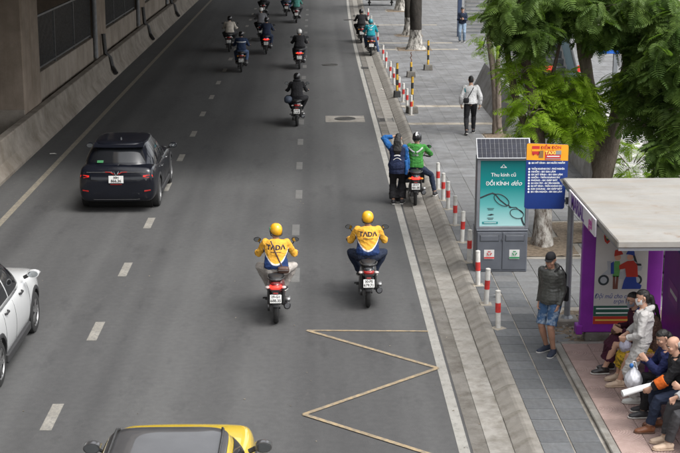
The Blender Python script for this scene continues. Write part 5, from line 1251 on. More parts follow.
# ---- station entrance behind the trees
STEEL = mat('escalator steel', (.34, .35, .36), .35, .6, var=.08); STEPM = mat('escalator step', (.085, .087, .09), .5, .4, var=.2, scale=20); BGL = mat('balustrade glass', (.34, .44, .48), .1, var=.05, spec=.6)
E_ = thing('escalator', 'grey escalator climbing to the station behind the leaning trees', 'escalator', (7.75, 43.0, PZ))
for k in range(16): MB().box(-.45, .45, k * .40, k * .40 + .42, k * .21 - .12, k * .21 + .10).build('step', STEPM, E_, bevel=.01)
for sg in (-1, 1):
    MB().loft([[(sg * .52 + d, y, z) for y, z in ((-1.2, 0), (0, 0), (6.4, 3.36), (6.4, 4.3), (0, .98), (-1.2, .95))] for d in (-.012, .012)]).build('glass_balustrade', BGL, E_)
    MB().loft([[(sg * .62 + d, y, z) for y, z in ((-1.3, 0), (0, -.02), (6.6, -.02), (6.6, 3.5), (0, .32), (-1.3, .25))] for d in (-.08, .08)]).build('skirt', STEEL, E_)
    MB().tube([(sg * .52, -1.25, .5), (sg * .52, -1.35, .75), (sg * .52, -1.2, .98), (sg * .52, 0, 1.01), (sg * .52, 6.4, 4.33)], .045, 8).build('handrail', BLACKP, E_, smooth=True)
    MB().box(sg * .52 - .02, sg * .52 + .30, .6, .62, 1.42, 1.62).build('warning_sticker', mat('sticker red', (.65, .03, .02), .5, var=.05), E_)
GR2 = concrete('station granite', (.24, .245, .25), (.33, .335, .34), vert=False)
tag(MB().loft([[(x, y, z) for x, z in ((5.55, .1), (6.22, .1), (6.22, 1.15), (6.05, 1.15))] for y in (40.3, 49.5)]).build('retaining_wall', GR2, bevel=.02), 'low sloping grey granite wall beside the escalator', 'wall')
ST = thing('station_steps', 'pale stone steps and railing behind the right-hand tree', 'steps', (8.6, 31.0, .098))
for k in range(9): MB().box(-1.9, 3.2, k * .36, k * .36 + .40 + (3 if k == 8 else 0), -.02, .17 * (k + 1)).build('step', concrete('pale step', (.42, .42, .41), (.55, .55, .54), vert=False), ST, bevel=.01)
SR = thing('stair_railing', 'white steel stair railing above the pale station steps', 'railing', (7.0, 30.6, .098))
for k in range(10): MB().box(k * .5 - .02, k * .5 + .02, -.02, .02, 0, 1.05).build('post', WHITEP, SR)
for z in (.25, .55, .85, 1.03): MB().box(-.02, 4.54, -.015, .015, z - .015, z + .015).build('rail', WHITEP, SR)
t = thing('station_sign', 'bright blue station sign behind the right-hand tree', 'sign', (7.35, 34.0, .098))
MB().box(-.05, .05, -.05, .05, 0, 3.3).build('post', SP, t); MB().box(-.45, .45, -.07, -.05, 3.1, 3.5).build('board', mat('station blue', (.01, .11, .50), .4, var=.05), t, bevel=.01)
# gate and shutters by the far pedestrian
t = thing('shutter_panel', 'grey louvred shutter panel behind the far pedestrian', 'shutter', (8.1, 70.5, PZ))
MB().box(-.55, .9, 0, .1, 0, 1.9).build('frame', STEEL, t)
for k in range(10): MB().box(-.5, .85, -.05, 0, .1 + k * .18, .2 + k * .18).build('slat', GR2, t)
t = thing('gate_post', 'dark blue square post left of the far pedestrian', 'post', (7.15, 69.0, PZ)); MB().box(-.1, .1, -.1, .1, 0, 1.9).build('shaft', mat('post blue', (.03, .05, .10), .5, var=.1), t, bevel=.01); MB().box(-.13, .13, -.13, .13, 1.9, 1.97).build('cap', STEEL, t)
# food cart at the far end of the pavement
CK = mat('cart dark', (.03, .028, .028), .5, var=.2)
t = thing('street_cart', 'dark vendor cart with a white menu sheet at the far pavement', 'cart', (4.2, 88.5, PZ))
MB().box(-.95, .95, -.4, .5, .35, 1.15).build('body', CK, t, bevel=.02); MB().box(-.5, .35, -.425, -.402, .75, 1.3).build('menu_sheet', PBG, t); MB().box(-1.0, 1.0, -.5, .6, 1.15, 1.2).build('counter', STEEL, t)
for x in (-.7, .7):
    h = MB().disc((x, 0, .2), .05, .2, 'x', 12).build('wheel', DALU, t); MB().torus((x, 0, .2), .16, .04, 'x', 20, 8).build('tyre', RUB, h, smooth=True)
for x in (-.9, .9): MB().box(x - .02, x + .02, -.38, -.34, 1.2, 2.3).build('upright', STEEL, t)
MB().loft([[(x, -.6, 2.3), (x, .7, 2.3), (x, .05, 2.7)] for x in (-1.1, 1.1)]).build('canopy', CK, t)
t = thing('stool', 'small red plastic stool right of the vendor cart', 'stool', (5.75, 87.5, PZ)); MB().box(-.19, .19, -.19, .19, .42, .46).build('seat', PRE, t, bevel=.01)
for x in (-1, 1):
    for y in (-1, 1): MB().tube([(x * .19, y * .19, 0), (x * .15, y * .15, .42)], .025, 6).build('leg', PRE, t)
# small litter
lit = mat('litter', (.5, .48, .44), .8, var=.1)
for i, (px, py, z, lab) in enumerate([(381, 90, .0, 'white paper scrap in the gutter near the far bollards'), (498, 297, PZ, 'white wrapper on the slate pavers by the nearest bollards'), (54, 155, 0, 'pale crumpled scrap at the foot of the crash barrier')]):
    p = pix(px, py, z); s = MB(); pts = [(random.uniform(-.11, .11), random.uniform(-.11, .11), z + .02 + random.uniform(0, .04)) for _ in range(7)]
    for a in range(5): s.add([pts[a], pts[a + 1], pts[a + 2]], [(0, 1, 2)])
    o = s.build('paper_scrap', lit); o.location = (p.x, p.y, 0); tag(o, lab, 'litter')
# ================================================================== TREES
def bark(name, c1, c2, wash=None):
    m, n, l, b = node_mat(name)
    v = nmap(n, l, (1, 1, .35)); c = nnoise(n, l, v, 9, 8, .75, .3, .72, c1, c2); fn = nnoise(n, l, nmap(n, l, (1, 1, .3)), 38, 4, .7, .3, .7, (.7, .7, .7), (1.1, 1.1, 1.1)); c = nmix(n, l, 1., c, fn, 'MULTIPLY')
    if wash:
        tc = n.new('ShaderNodeTexCoord'); sp = n.new('ShaderNodeSeparateXYZ'); l.new(tc.outputs['Object'], sp.inputs[0])
        k = n.new('ShaderNodeMath'); k.operation = 'LESS_THAN'; l.new(sp.outputs[2], k.inputs[0]); k.inputs[1].default_value = wash
        pw = nnoise(n, l, nmap(n, l, (1, 1, .5)), 7, 7, .75, .40, .60); kk = n.new('ShaderNodeMath'); kk.operation = 'MULTIPLY'; l.new(k.outputs[0], kk.inputs[0])
        bw = n.new('ShaderNodeRGBToBW'); l.new(pw, bw.inputs[0]); l.new(bw.outputs[0], kk.inputs[1])
        c = nmix(n, l, kk.outputs[0], c, (.50, .48, .44))
    l.new(c, b.inputs['Base Color']); b.inputs['Roughness'].default_value = .95; b.inputs['Specular IOR Level'].default_value = .2; nbump(n, l, b, fn, 1.0, .03); return m
BARK = bark('grey brown bark', (.075, .055, .042), (.19, .15, .12), 1.15); BARKD = bark('dark bark', (.022, .020, .018), (.065, .058, .050), .92); BARKP = bark('pale bark', (.15, .12, .095), (.30, .25, .205))
def leafmat(name, c1, c2, tr=.35):
    m, n, l, b = node_mat(name); oi = n.new('ShaderNodeObjectInfo')
    gm = n.new('ShaderNodeNewGeometry'); c = nnoise(n, l, gm.outputs['Position'], 1.9, 4, .6, .34, .66, c1, c2)
    mr = n.new('ShaderNodeMapRange'); l.new(gm.outputs['Random Per Island'], mr.inputs[0]); mr.inputs[3].default_value = .78; mr.inputs[4].default_value = 1.25
    c = nmix(n, l, 1., c, mr.outputs[0], 'MULTIPLY')
    l.new(c, b.inputs['Base Color']); b.inputs['Roughness'].default_value = .55; b.inputs['Specular IOR Level'].default_value = .3
    ts = n.new('ShaderNodeBsdfTranslucent'); l.new(nmix(n, l, 1., c, (1.0, 1.15, .5), 'MULTIPLY'), ts.inputs[0]); mx = n.new('ShaderNodeMixShader'); mx.inputs[0].default_value = tr
    l.new(b.outputs[0], mx.inputs[1]); l.new(ts.outputs[0], mx.inputs[2]); l.new(mx.outputs[0], n['Material Output'].inputs[0]); return m
LEAFD = leafmat('deep green leaf', (.060, .110, .026), (.135, .205, .046), .45); LEAFL = leafmat('young green leaf', (.19, .31, .025), (.33, .46, .045), .5)
def limb(pts, r0, r1, n=10, wob=.03, seed=0, flareb=0.0):
    """curved tapering limb through points, with bumps"""
    R = random.Random(seed); P = [V(p) for p in pts]; out = []; m = 7
    for i in range(len(P) - 1):
        p0, p1, p2, p3 = P[max(i - 1, 0)], P[i], P[i + 1], P[min(i + 2, len(P) - 1)]
        for k in range(m):
            t = k / m; out.append(.5 * ((2 * p1) + (p2 - p0) * t + (2 * p0 - 5 * p1 + 4 * p2 - p3) * t * t + (3 * p1 - p0 - 3 * p2 + p3) * t ** 3))
    out.append(P[-1]); N = len(out); rings = []; prev = V((1, 0, 0))
    ph = [R.uniform(0, 6) for _ in range(6)]
    for i, p in enumerate(out):
        d = (out[min(i + 1, N - 1)] - out[max(i - 1, 0)]).normalized(); u = (prev - d * prev.dot(d)).normalized(); prev = u; w = d.cross(u); t = i / (N - 1)
        r = r0 + (r1 - r0) * t ** .8 + flareb * max(0, 1 - i / 6) ** 2
        rings.append([p + (u * math.cos(a) + w * math.sin(a)) * r * (1 + .09 * math.sin(3 * a + ph[0] + i * .35) + .06 * math.sin(2 * a + ph[1] - i * .5) + R.uniform(-.04, .04)) for a in [2 * PI * j / n for j in range(n)]])
    return rings
def add_limb(mb, *a, **k): return mb.loft(limb(*a, **k))
def frond_arrays(npair=13, L=.56, W=.17, seed=0):
    """one feathery twice-pinnate leaf lying along +Y, drooping"""
    R = random.Random(seed); vs = []; fs = []
    def droop(y): return -.30 * (y / L) ** 2 * L
    def quadstrip(pts):
        o = len(vs)
        for a, b in pts: vs.append(tuple(a)); vs.append(tuple(b))
        for i in range(len(pts) - 1): fs.append((o + 2 * i, o + 2 * i + 1, o + 2 * i + 3, o + 2 * i + 2))
    quadstrip([((-.003, y, droop(y)), (.003, y, droop(y))) for y in (0, L * .5, L)])
    for i in range(npair):
        t = .12 + .88 * i / (npair - 1); y = L * t; w = W * (math.sin(PI * (.12 + .80 * t)) ** .7) * R.uniform(.9, 1.08); pw = .0205 * L / .56 * (1.0 if 0 < i < npair - 1 else .7)
        for sg in (-1, 1):
            sw = .30 + R.uniform(-.05, .08); yj = y + R.uniform(-.006, .006); z0 = droop(y); pts = []
            for q, ww in ((0.02, .75), (.35, 1.0), (.75, .95), (1.0, .30)):
                x = sg * w * q; yy = yj + w * q * sw; z = z0 - .22 * w * q * q + .010 * math.sin(3 * q)
                pts.append(((x, yy - pw * ww, z - .004), (x, yy + pw * ww, z)))
            quadstrip(pts)
    return np.array(vs, dtype=np.float64), fs
FR = [frond_arrays(12, .46, .17, 1), frond_arrays(10, .38, .15, 2), frond_arrays(13, .54, .18, 3)]
FRS = [frond_arrays(7, .30, .13, 4)]
def frond_mesh(fr, m):
    me = bpy.data.meshes.new('frond'); me.from_pydata([tuple(v) for v in fr[0]], [], fr[1]); me.materials.append(m); return me
FRM = {(i, m.name): frond_mesh(f_, m) for i, f_ in enumerate(FR + FRS) for m in (LEAFD, LEAFL)}
def frond_matrix(pos, az, pitch, roll, s):
    return Matrix.Translation(pos) @ Euler((pitch, 0, az), 'XYZ').to_matrix().to_4x4() @ Matrix.Rotation(roll, 4, 'Y') @ Matrix.Scale(s, 4)
def crown(tree, clumps, budget, seed, twigs=True, z_twig=None):
    """clumps: (centre, radii, sprays, material, young, frac kept as single fronds)"""
    R = random.Random(seed); single = []; mats_ = {}; tw = MB(); org = tree.location
    for c, r, n, m, young in clumps:
        c = V(c); r = V(r)
        for _ in range(n):
            d = V((R.gauss(0, 1), R.gauss(0, 1), R.gauss(0, 1))).normalized(); rad = R.uniform(.25, 1) ** .55
            p = c + V((d.x * r.x, d.y * r.y, d.z * r.z)) * rad; az0 = math.atan2(d.y, d.x) - PI / 2
            k = R.randint(5, 8) if not young else R.randint(4, 7)
            for q in range(k):
                az = az0 + R.uniform(-1.5, 1.5); pitch = R.uniform(-1.15, .25) if not young else R.uniform(-.9, .35)
                i = R.randrange(3) if not young else (3 if R.random() < .6 else 1); s = R.uniform(.55, .92)
                M = frond_matrix(p + V((R.gauss(0, .05), R.gauss(0, .05), R.gauss(0, .05))), az, pitch, R.uniform(-.6, .6), s)
                single.append((p.y - .15 * R.random(), M, i, m))
            if R.random() < .5:
                b = c + (p - c) * .3 - V((0, 0, .15)); tw.tube([b - org, (b + p) / 2 + V((0, 0, .05)) - org, p - org], [.012, .008, .004], 5)
    def seen(e):
        p = e[1].translation; v = p - V((0, 0, CAM_H)); dep = v.y * math.cos(PITCH) - v.z * math.sin(PITCH); up = v.y * math.sin(PITCH) + v.z * math.cos(PITCH)
        return abs(up / dep) < .165 and v.x / dep < .26
    single.sort(key=lambda e: (not seen(e), e[0]))
    for e in single[:budget]:
        o = obj('frond', FRM[(e[2], e[3].name)], tree); o.matrix_local = Matrix.Translation(-org) @ e[1]
    groups = {}
    for e in single[budget:]: groups.setdefault(e[3].name, []).append(e)
    for mn, es in groups.items():
        VV = []; FF = []; off = 0
        for e in es:
            v, f_ = (FR + FRS)[e[2]]; M = np.array(Matrix.Translation(-org) @ e[1]); VV.append(v @ M[:3, :3].T + M[:3, 3]); FF += [tuple(i + off for i in q) for q in f_]; off += len(v)
        me = bpy.data.meshes.new('crown'); A = np.concatenate(VV); me.from_pydata(A.tolist(), [], FF); me.materials.append(MATS[mn]); tag(obj('crown', me, tree), kind='stuff')
    if tw.v: tag(tw.build('twigs', BARKP, tree, smooth='all'), kind='stuff')
GT = 'street trees on the pavement'
# tree behind the bin kiosk, forked and leaning
T2 = thing('tree', 'forked leaning tree with whitewashed foot behind the bin kiosk', 'tree', (4.56, 27.1, .1), 0, GT); o_ = V((4.56, 27.1, .1))
mb = MB(); add_limb(mb, [V(p) - o_ for p in ((4.56, 27.1, .05), (4.55, 27.12, .9), (4.50, 27.15, 1.6), (4.42, 27.2, 2.25), (4.30, 27.2, 3.0), (4.12, 27.2, 3.9), (4.05, 27.2, 4.6), (4.15, 27.3, 5.6))], .19, .06, 14, seed=2, flareb=.10); mb.build('trunk', BARK, T2, smooth='all')
mb = MB(); add_limb(mb, [V(p) - o_ for p in ((4.50, 27.2, 1.7), (4.28, 27.3, 2.3), (3.98, 27.4, 3.1), (3.80, 27.4, 3.9), (3.60, 27.4, 4.9), (3.3, 27.4, 5.7))], .10, .045, 12, seed=3); mb.build('branch', BARK, T2, smooth='all')
mb = MB(); add_limb(mb, [V(p) - o_ for p in ((4.40, 27.2, 2.3), (4.55, 27.4, 2.9), (4.75, 27.6, 3.6), (4.9, 27.6, 4.4))], .06, .03, 10, seed=4); mb.build('branch', BARK, T2, smooth='all')
crown(T2, [((4.0, 27.0, 4.85), (.62, 1.0, .60), 95, LEAFD, False), ((4.65, 27.4, 5.05), (.9, 1.0, .55), 60, LEAFD, False), ((4.25, 27.0, 4.45), (.6, .8, .35), 26, LEAFD, False), ((4.35, 28.0, 3.3), (.5, .6, .75), 60, LEAFL, True), ((4.75, 27.7, 2.75), (.45, .5, .55), 55, LEAFL, True), ((4.25, 27.9, 2.35), (.35, .4, .3), 12, LEAFL, True), ((4.15, 26.7, 3.0), (.35, .3, .55), 22, LEAFL, True), ((3.95, 26.9, 3.8), (.4, .4, .35), 16, LEAFL, True), ((4.1, 27.3, 6.6), (1.9, 2.0, 1.0), 14, LEAFD, False)], 290, 5)
# big tree behind the shelter
T3 = thing('tree', 'large pale-barked tree spreading over the bus shelter', 'tree', (5.95, 28.2, .1), 0, GT); o_ = V((5.95, 28.2, .1))
mb = MB(); add_limb(mb, [V(p) - o_ for p in ((5.95, 28.2, .05), (5.88, 28.1, .8), (5.90, 28.0, 1.5), (6.05, 28.0, 2.1), (6.20, 28.0, 2.9), (6.42, 28.0, 4.1), (6.7, 28.0, 5.3))], .30, .10, 14, seed=6, flareb=.12); mb.build('trunk', BARKP, T3, smooth='all')
mb = MB(); add_limb(mb, [V(p) - o_ for p in ((5.92, 28.1, 1.2), (5.80, 28.2, 2.0), (5.66, 28.2, 2.8), (5.45, 28.2, 3.8), (5.30, 28.2, 4.8), (5.1, 28.2, 6.0))], .20, .08, 14, seed=7); mb.build('branch', BARKP, T3, smooth='all')
mb = MB(); add_limb(mb, [V(p) - o_ for p in ((6.15, 28.0, 2.5), (6.5, 27.5, 3.2), (7.0, 27.0, 3.6), (7.5, 26.6, 3.9))], .08, .03, 10, seed=8); mb.build('branch', BARKP, T3, smooth='all')
mb = MB(); add_limb(mb, [V(p) - o_ for p in ((5.5, 28.2, 3.7), (5.7, 27.6, 4.2), (6.0, 27.0, 4.5))], .06, .02, 10, seed=9); mb.build('branch', BARKP, T3, smooth='all')
crown(T3, [((5.35, 27.2, 4.85), (.85, 1.0, .52), 55, LEAFD, False), ((6.3, 27.0, 4.85), (.8, 1.0, .55), 60, LEAFD, False), ((6.75, 26.4, 4.1), (.65, .9, .8), 85, LEAFD, False), ((7.0, 26.0, 3.2), (.55, .8, .75), 80, LEAFD, False), ((6.35, 26.6, 3.55), (.45, .5, .5), 30, LEAFD, False), ((6.75, 25.6, 2.35), (.40, .5, .42), 34, LEAFD, False), ((6.35, 26.8, 2.8), (.30, .4, .4), 12, LEAFD, False),
           ((5.15, 27.2, 2.75), (.55, .6, .68), 130, LEAFL, True), ((4.95, 27.2, 3.3), (.38, .5, .4), 45, LEAFL, True), ((6.1, 27.2, 3.3), (.35, .3, .3), 10, LEAFL, False), ((6.55, 28.3, 1.7), (.5, .5, .5), 26, LEAFL, True), ((6.55, 27.4, 4.2), (.55, .6, .55), 42, LEAFD, False), ((6.3, 27.3, 3.3), (.35, .4, .4), 20, LEAFD, False), ((5.9, 27.6, 4.3), (.5, .5, .4), 22, LEAFD, False), ((7.0, 25.8, 1.95), (.4, .4, .35), 16, LEAFD, False), ((6.1, 27.6, 6.6), (2.0, 2.0, 1.1), 16, LEAFD, False)], 300, 9)
# thin twin-stemmed tree beyond
T1 = thing('tree', 'thin twin-stemmed tree left of the escalator', 'tree', (5.35, 40.3, .1), 0, GT); o_ = V((5.35, 40.3, .1))
mb = MB(); add_limb(mb, [V(p) - o_ for p in ((5.36, 40.3, .05), (5.30, 40.3, 1.0), (5.18, 40.3, 2.0), (5.05, 40.3, 3.0), (5.05, 40.3, 4.4), (5.2, 40.3, 5.6))], .13, .05, 12, seed=12, flareb=.05); mb.build('trunk', BARKP, T1, smooth='all')
mb = MB(); add_limb(mb, [V(p) - o_ for p in ((5.38, 40.25, .3), (5.34, 40.2, 1.4), (5.30, 40.2, 2.3), (5.32, 40.2, 3.6))], .09, .05, 10, seed=13); mb.build('branch', BARKP, T1, smooth='all')
crown(T1, [((4.95, 40.0, 2.9), (.35, .5, .5), 14, LEAFL, True), ((5.3, 40.2, 5.0), (1.1, 1.2, .7), 60, LEAFD, False), ((5.2, 40.0, 3.7), (.6, .6, .5), 14, LEAFL, True)], 60, 13)
# dark trunks far down the pavement
for (x, y, r, lab, top) in ((4.6, 63.3, .40, 'thick dark trunk with whitewashed foot, nearest beyond the far bollards', 7), (4.68, 69.6, .28, 'slimmer dark trunk just left of the thick whitewashed one', 7), (5.2, 84.6, .36, 'far pale whitewashed trunk beside the vendor cart', 7)):
    t = thing('tree', lab, 'tree', (x, y, .1), 0, GT); mb = MB(); add_limb(mb, [(0, 0, -.05), (.02, 0, .9), (-.02, 0, 2.2), (.1, 0, 4.0), (0, 0, top)], r * .8, r * .5, 14, seed=int(y), flareb=r * .55); mb.build('trunk', BARKD, t, smooth='all')
    for k in range(3): a = 2 * PI * k / 3 + y; mb = MB(); add_limb(mb, [(.05, 0, 4.2 + .3 * k), (math.cos(a) * .9, math.sin(a) * .9, 5.6), (math.cos(a) * 2.0, math.sin(a) * 2, 6.8)], r * .35, .05, 8, seed=k); mb.build('branch', BARKD, t, smooth='all')
    crown(t, [((x, y, 7.2), (2.6, 2.6, 1.3), 80, LEAFD, False)], 0, int(y))
# ================================================================== PEOPLE ON THE PAVEMENT
def quilt():
    m, n, l, b = node_mat('quilted dark grey jacket'); v = nmap(n, l, (1, 1, 1))
    tc = n.new('ShaderNodeTexCoord'); sp = n.new('ShaderNodeSeparateXYZ'); l.new(tc.outputs['Object'], sp.inputs[0])
    mu = n.new('ShaderNodeMath'); mu.operation = 'MULTIPLY'; l.new(sp.outputs[2], mu.inputs[0]); mu.inputs[1].default_value = PI / .048
    si = n.new('ShaderNodeMath'); si.operation = 'SINE'; l.new(mu.outputs[0], si.inputs[0]); ab = n.new('ShaderNodeMath'); ab.operation = 'ABSOLUTE'; l.new(si.outputs[0], ab.inputs[0])
    l.new(nnoise(n, l, v, 7, 4, .6, .3, .7, (.042, .044, .040), (.064, .066, .060)), b.inputs['Base Color']); b.inputs['Roughness'].default_value = .5; nbump(n, l, b, ab.outputs[0], .16, .010); return m
DENIM = cloth('washed denim', (.045, .095, .19), col2=(.28, .34, .41), scale=9, lo=.48, hi=.66); LGREY = cloth('pale grey sweat', (.42, .41, .40), var=.06); MAROON = cloth('dark maroon cloth', (.045, .010, .022)); FLORAL = cloth('yellow floral cloth', (.45, .28, .02), col2=(.12, .10, .02), scale=26, lo=.48, hi=.58); CHECK = cloth('brown check cloth', (.14, .085, .06), col2=(.05, .03, .025), scale=40)
WHITEJ = cloth('white jacket cloth', (.55, .55, .55), var=.06); NAVYS = cloth('navy shirt', (.015, .02, .07)); BAGW = mat('white plastic bag', (.55, .56, .60), .35, var=.10, scale=10, bump=.5, bscale=18); BAGL = mat('lavender plastic bag', (.42, .42, .52), .35, var=.12, scale=10, bump=.5, bscale=18)
MASKW = mat('white face mask', (.60, .61, .62), .8, var=.04); MASKG = mat('grey face mask', (.22, .24, .28), .8, var=.05); ORANGE = cloth('orange armband', (.62, .13, .02)); BEIGES = mat('beige shoe', (.45, .34, .25), .5, var=.1); BLUEB = mat('blue bag print', (.02, .12, .36), .5, var=.2)
def sack(name, m, c, r, parent, seed=1, handles=True):
    c = V(c); mb = MB(); mb.ball(c, r, 16); me = mb.mesh(name, m); 
    for v in me.vertices:
        if v.co.z > c.z: f_ = 1 - .55 * (v.co.z - c.z) / r[2]; v.co.x = c.x + (v.co.x - c.x) * f_; v.co.y = c.y + (v.co.y - c.y) * f_
    def st(o): q = o.modifiers.new('s', 'SUBSURF'); q.levels = 2; q.render_levels = 2
    me = evaluated(me, st); wrinkle(me, .012, seed, 18); me.polygons.foreach_set('use_smooth', [True] * len(me.polygons)); o = obj(name, me, parent)
    if handles:
        mb = MB()
        for d in (-.03, .03): mb.tube([c + V((d, -.04, r[2] * .8)), c + V((d * .3, -.015, r[2] * 1.35)), c + V((d * .3, .015, r[2] * 1.35)), c + V((d, .04, r[2] * .8))], .006, 6)
        mb.build('handles', m, o, smooth=True)
    return o
# ---- man in cap beside the sign pole
p = pix(549, 353, PZ)
t = thing('person', 'man in black cap, quilted grey jacket and washed denim shorts by the sign pole', 'person', (p.x, p.y, PZ), math.radians(138))
f = Fig(t, (0, 0, .888), (0, .02, 1.355), head=(.0, .05, 1.485), look=(-.16, 0, .25), handL=(-.17, .06, .80), handR=(.17, .06, .80), elbL=(-.4, -.6, .95), elbR=(.4, -.6, .95),
        footL=(-.10, .04, .075), footR=(.10, -.08, .075), toeL=(-.2, 1, 0), toeR=(.25, 1, 0), vox=.008, skin=SKIN2, seed=41, curl=.6, k=.97, girth=1.0)
f.body(); f.face(); f.hair('short'); f.pants(DENIM, 'shorts', inf=.026, f=.47, flare=0, amp=.006); f.top(quilt(), inf=.024, hood=True, amp=.005, t0=-.18, sleeve=.99, flare=.07)
f.shoes(mat('navy canvas shoe', (.02, .028, .05), .7, var=.2))
M = f.HR; rings = []
for i in range(8):
    a = PI / 2 * i / 7; c = math.cos(a) ** .7 if i < 7 else .02; rings.append([M @ V((.088 * c * math.cos(2 * PI * j / 20), -.006 + .110 * c * math.sin(2 * PI * j / 20), .042 + .098 * math.sin(a))) for j in range(20)])
cp = MB().loft(rings).build('cap', BLACKC, t, smooth='all')
MB().loft([[M @ V((x, .085 + y, .046 + z + h)) for x, y, z in ((-.075, -.03, -.004), (-.06, .045, -.016), (0, .085, -.02), (.06, .045, -.016), (.075, -.03, -.004))] for h in (0, .006)]).build('visor', BLACKC, cp, smooth=True)
b = MB().loft([[(-.02 + x, -.235 + y, z) for x, y in ((-.14, -.03), (.14, -.03), (.15, .03), (-.15, .03))] for z in (.80, .82, 1.02, 1.04)]).build('shoulder_bag', BLACKC, t, bevel=.02)
MB().tube([(-.12, -.2, 1.03), (-.16, -.14, 1.25), (-.13, -.03, 1.40), (-.10, .09, 1.33)], [(.018, .004)] * 4, 6).build('strap', BLACKC, b)
# ---- walker in white jacket
p = pix(470, 134, PZ)
t = thing('person', 'man in white jacket and black trousers walking away with a crossbody bag', 'person', (p.x, p.y, PZ), -.03)
f = Fig(t, (0, 0, .93), (0, .03, 1.43), head=(0, .06, 1.58), look=(-.05, 0, .05), handL=(-.27, .08, .86), handR=(.27, -.02, .86), elbL=(-.6, -.4, 1.0), elbR=(.6, -.4, 1.0),
        footL=(-.12, -.26, .12), footR=(.11, .20, .085), toeL=(-.1, 1, -.35), toeR=(.15, 1, .05), vox=.010, seed=43, k=1.03)
f.body(); f.hair('short'); f.pants(BLACKC, inf=.022, f=.96, amp=.006); j = f.top(WHITEJ, inf=.034, hood=False, amp=.007, flare=.02); f.shoes(SHOED)
b = MB().loft([sect(y, w, z0, z1, 14, 4, xo=-.15) for y, w, z0, z1 in ((-.20, .07, .96, 1.09), (-.24, .085, .945, 1.10), (-.26, .07, .96, 1.085))]).build('crossbody_bag', BLACKC, t, smooth='all')
strap(f, t, j, [(-.11 + .19 * q / 8, 1.05 + .36 * q / 8) for q in range(9)], .013, BLACKC, par=b); strap(f, t, j, [(-.185, 1.36), (-.175, 1.30), (-.165, 1.24)], .016, TEALC, 'teal_piping', j)
# ---- far pedestrian
p = pix(462, 42, PZ)
t = thing('person', 'far pedestrian in navy jacket and pale jeans standing near the shutter', 'person', (p.x, p.y, PZ), math.radians(170))
f = Fig(t, (0, 0, .90), (0, .03, 1.38), head=(0, .08, 1.52), look=(-.45, 0, 0), handL=(-.05, .25, 1.10), handR=(.05, .27, 1.12), elbL=(-.5, -.3, .9), elbR=(.5, -.3, .9), vox=.014, seed=44)
f.body(); f.face(); f.hair('short'); f.pants(cloth('pale jeans', (.20, .27, .36)), inf=.02, flare=.03); f.top(NAVYC, inf=.024); f.shoes(SHOED)
MB().box(-.035, .035, .34, .348, 1.08, 1.22).build('phone', BLACKP, t, bevel=.003)

# ---- bus shelter: seated figures face the road (root at the feet of the bench, +Y of the figure is towards the road)
BZ = .167
def seated(label, y, x=4.80, look=(0, 0, 0), lean=.05, dz=0.0, hands=None, feet=None, vox=.008, k=.97, seed=1, skin=None, girth=1.0, rz=PI / 2, hunch=.02, kneeout=.10, curl=.6, headf=.05):
    t = thing('person', label, 'person', (x, y, BZ), rz, 'people waiting in the bus shelter')
    hl, hr = hands or ((-.10, .36, .62), (.10, .36, .62)); fl, fr = feet or ((-.12, .48, .085), (.12, .46, .085))
    f = Fig(t, (0, -.02, .55 + dz), (0, .03 + lean, 1.02 + dz), head=(0, .03 + lean + headf, 1.165 + dz), look=look, handL=hl, handR=hr, elbL=(-.45, -.2, .5), elbR=(.45, -.2, .5), footL=fl, footR=fr,
            kneeL=(-kneeout * 3, .9, .9), kneeR=(kneeout * 3, .9, .9), hunch=hunch, vox=vox, seed=seed, skin=skin, k=k, girth=girth, curl=curl)
    f.body(); return t, f
def long_skirt(f, m, low=.30, spread=.14, name='skirt', amp=.008):
    mb = MB(); f.torso(mb, -.18, .25, .02); kc = (f.kn['L'] + f.kn['R']) / 2; ac = (f.an['L'] + f.an['R']) / 2
    mb.tube([f.P + V((0, -.02, -.02)), (f.P + kc) / 2 + V((0, 0, .0)), kc + V((0, .0, 0)), kc + V((0, .05, -.06)), lerp(kc, ac, .45), lerp(kc, ac, low * 2.4)], [(.19, .11), (.19, .105), (.185, .095), (.185, .095), (.185, .11), (.20, .13)], 16, flat=(1, 0, 0))
    return f.part(name, mb, m, amp)
GLM = mat('spectacle frame', (.05, .03, .02), .3, var=0)
# woman in maroon with spectacles
t, f = seated('seated woman in dark maroon with spectacles and grey mask, farthest on the bench', 19.42, 4.74, look=(-.12, 0, .35), lean=.05, seed=51, dz=-.07, hands=((-.10, .30, .66), (.12, .30, .66)), feet=((-.10, .52, .085), (.10, .40, .085)))
f.face(mask=MASKG); f.hair('short'); long_skirt(f, MAROON); f.top(MAROON, inf=.03, amp=.006); f.shoes(mat('black leather shoe', (.02, .016, .015), .35, var=.2))
M = f.HR; g = MB()
for sg in (-1, 1):
    g.torus(M @ V((sg * .033, .104, .0)), .021, .0022, 'y', 16, 5); g.tube([M @ V((sg * .055, .10, .004)), M @ V((sg * .08, -.01, .008))], .002, 5)
g.build('spectacles', GLM, t)
b = sack('brown_handbag', mat('brown check bag', (.13, .055, .03), .5, var=0, col2=(.04, .02, .015), scale=30), (.10, .33, .60), (.11, .09, .09), t, 3, False)
# person in yellow floral skirt, mostly behind the standing woman
t, f = seated('seated woman in yellow floral skirt with lavender bag, behind the standing woman', 18.86, 4.80, look=(-.1, 0, -.15), seed=52, lean=.04, hands=((-.02, .30, .68), (.08, .34, .66)), feet=((-.10, .48, .085), (.17, .44, .085)))
f.face(); f.hair('tail', length=.12); long_skirt(f, FLORAL, low=.22); f.top(CHECK, inf=.024); f.shoes(BEIGES, BEIGES)
sack('plastic_bag', BAGL, (-.02, .40, .60), (.13, .10, .13), t, 5)
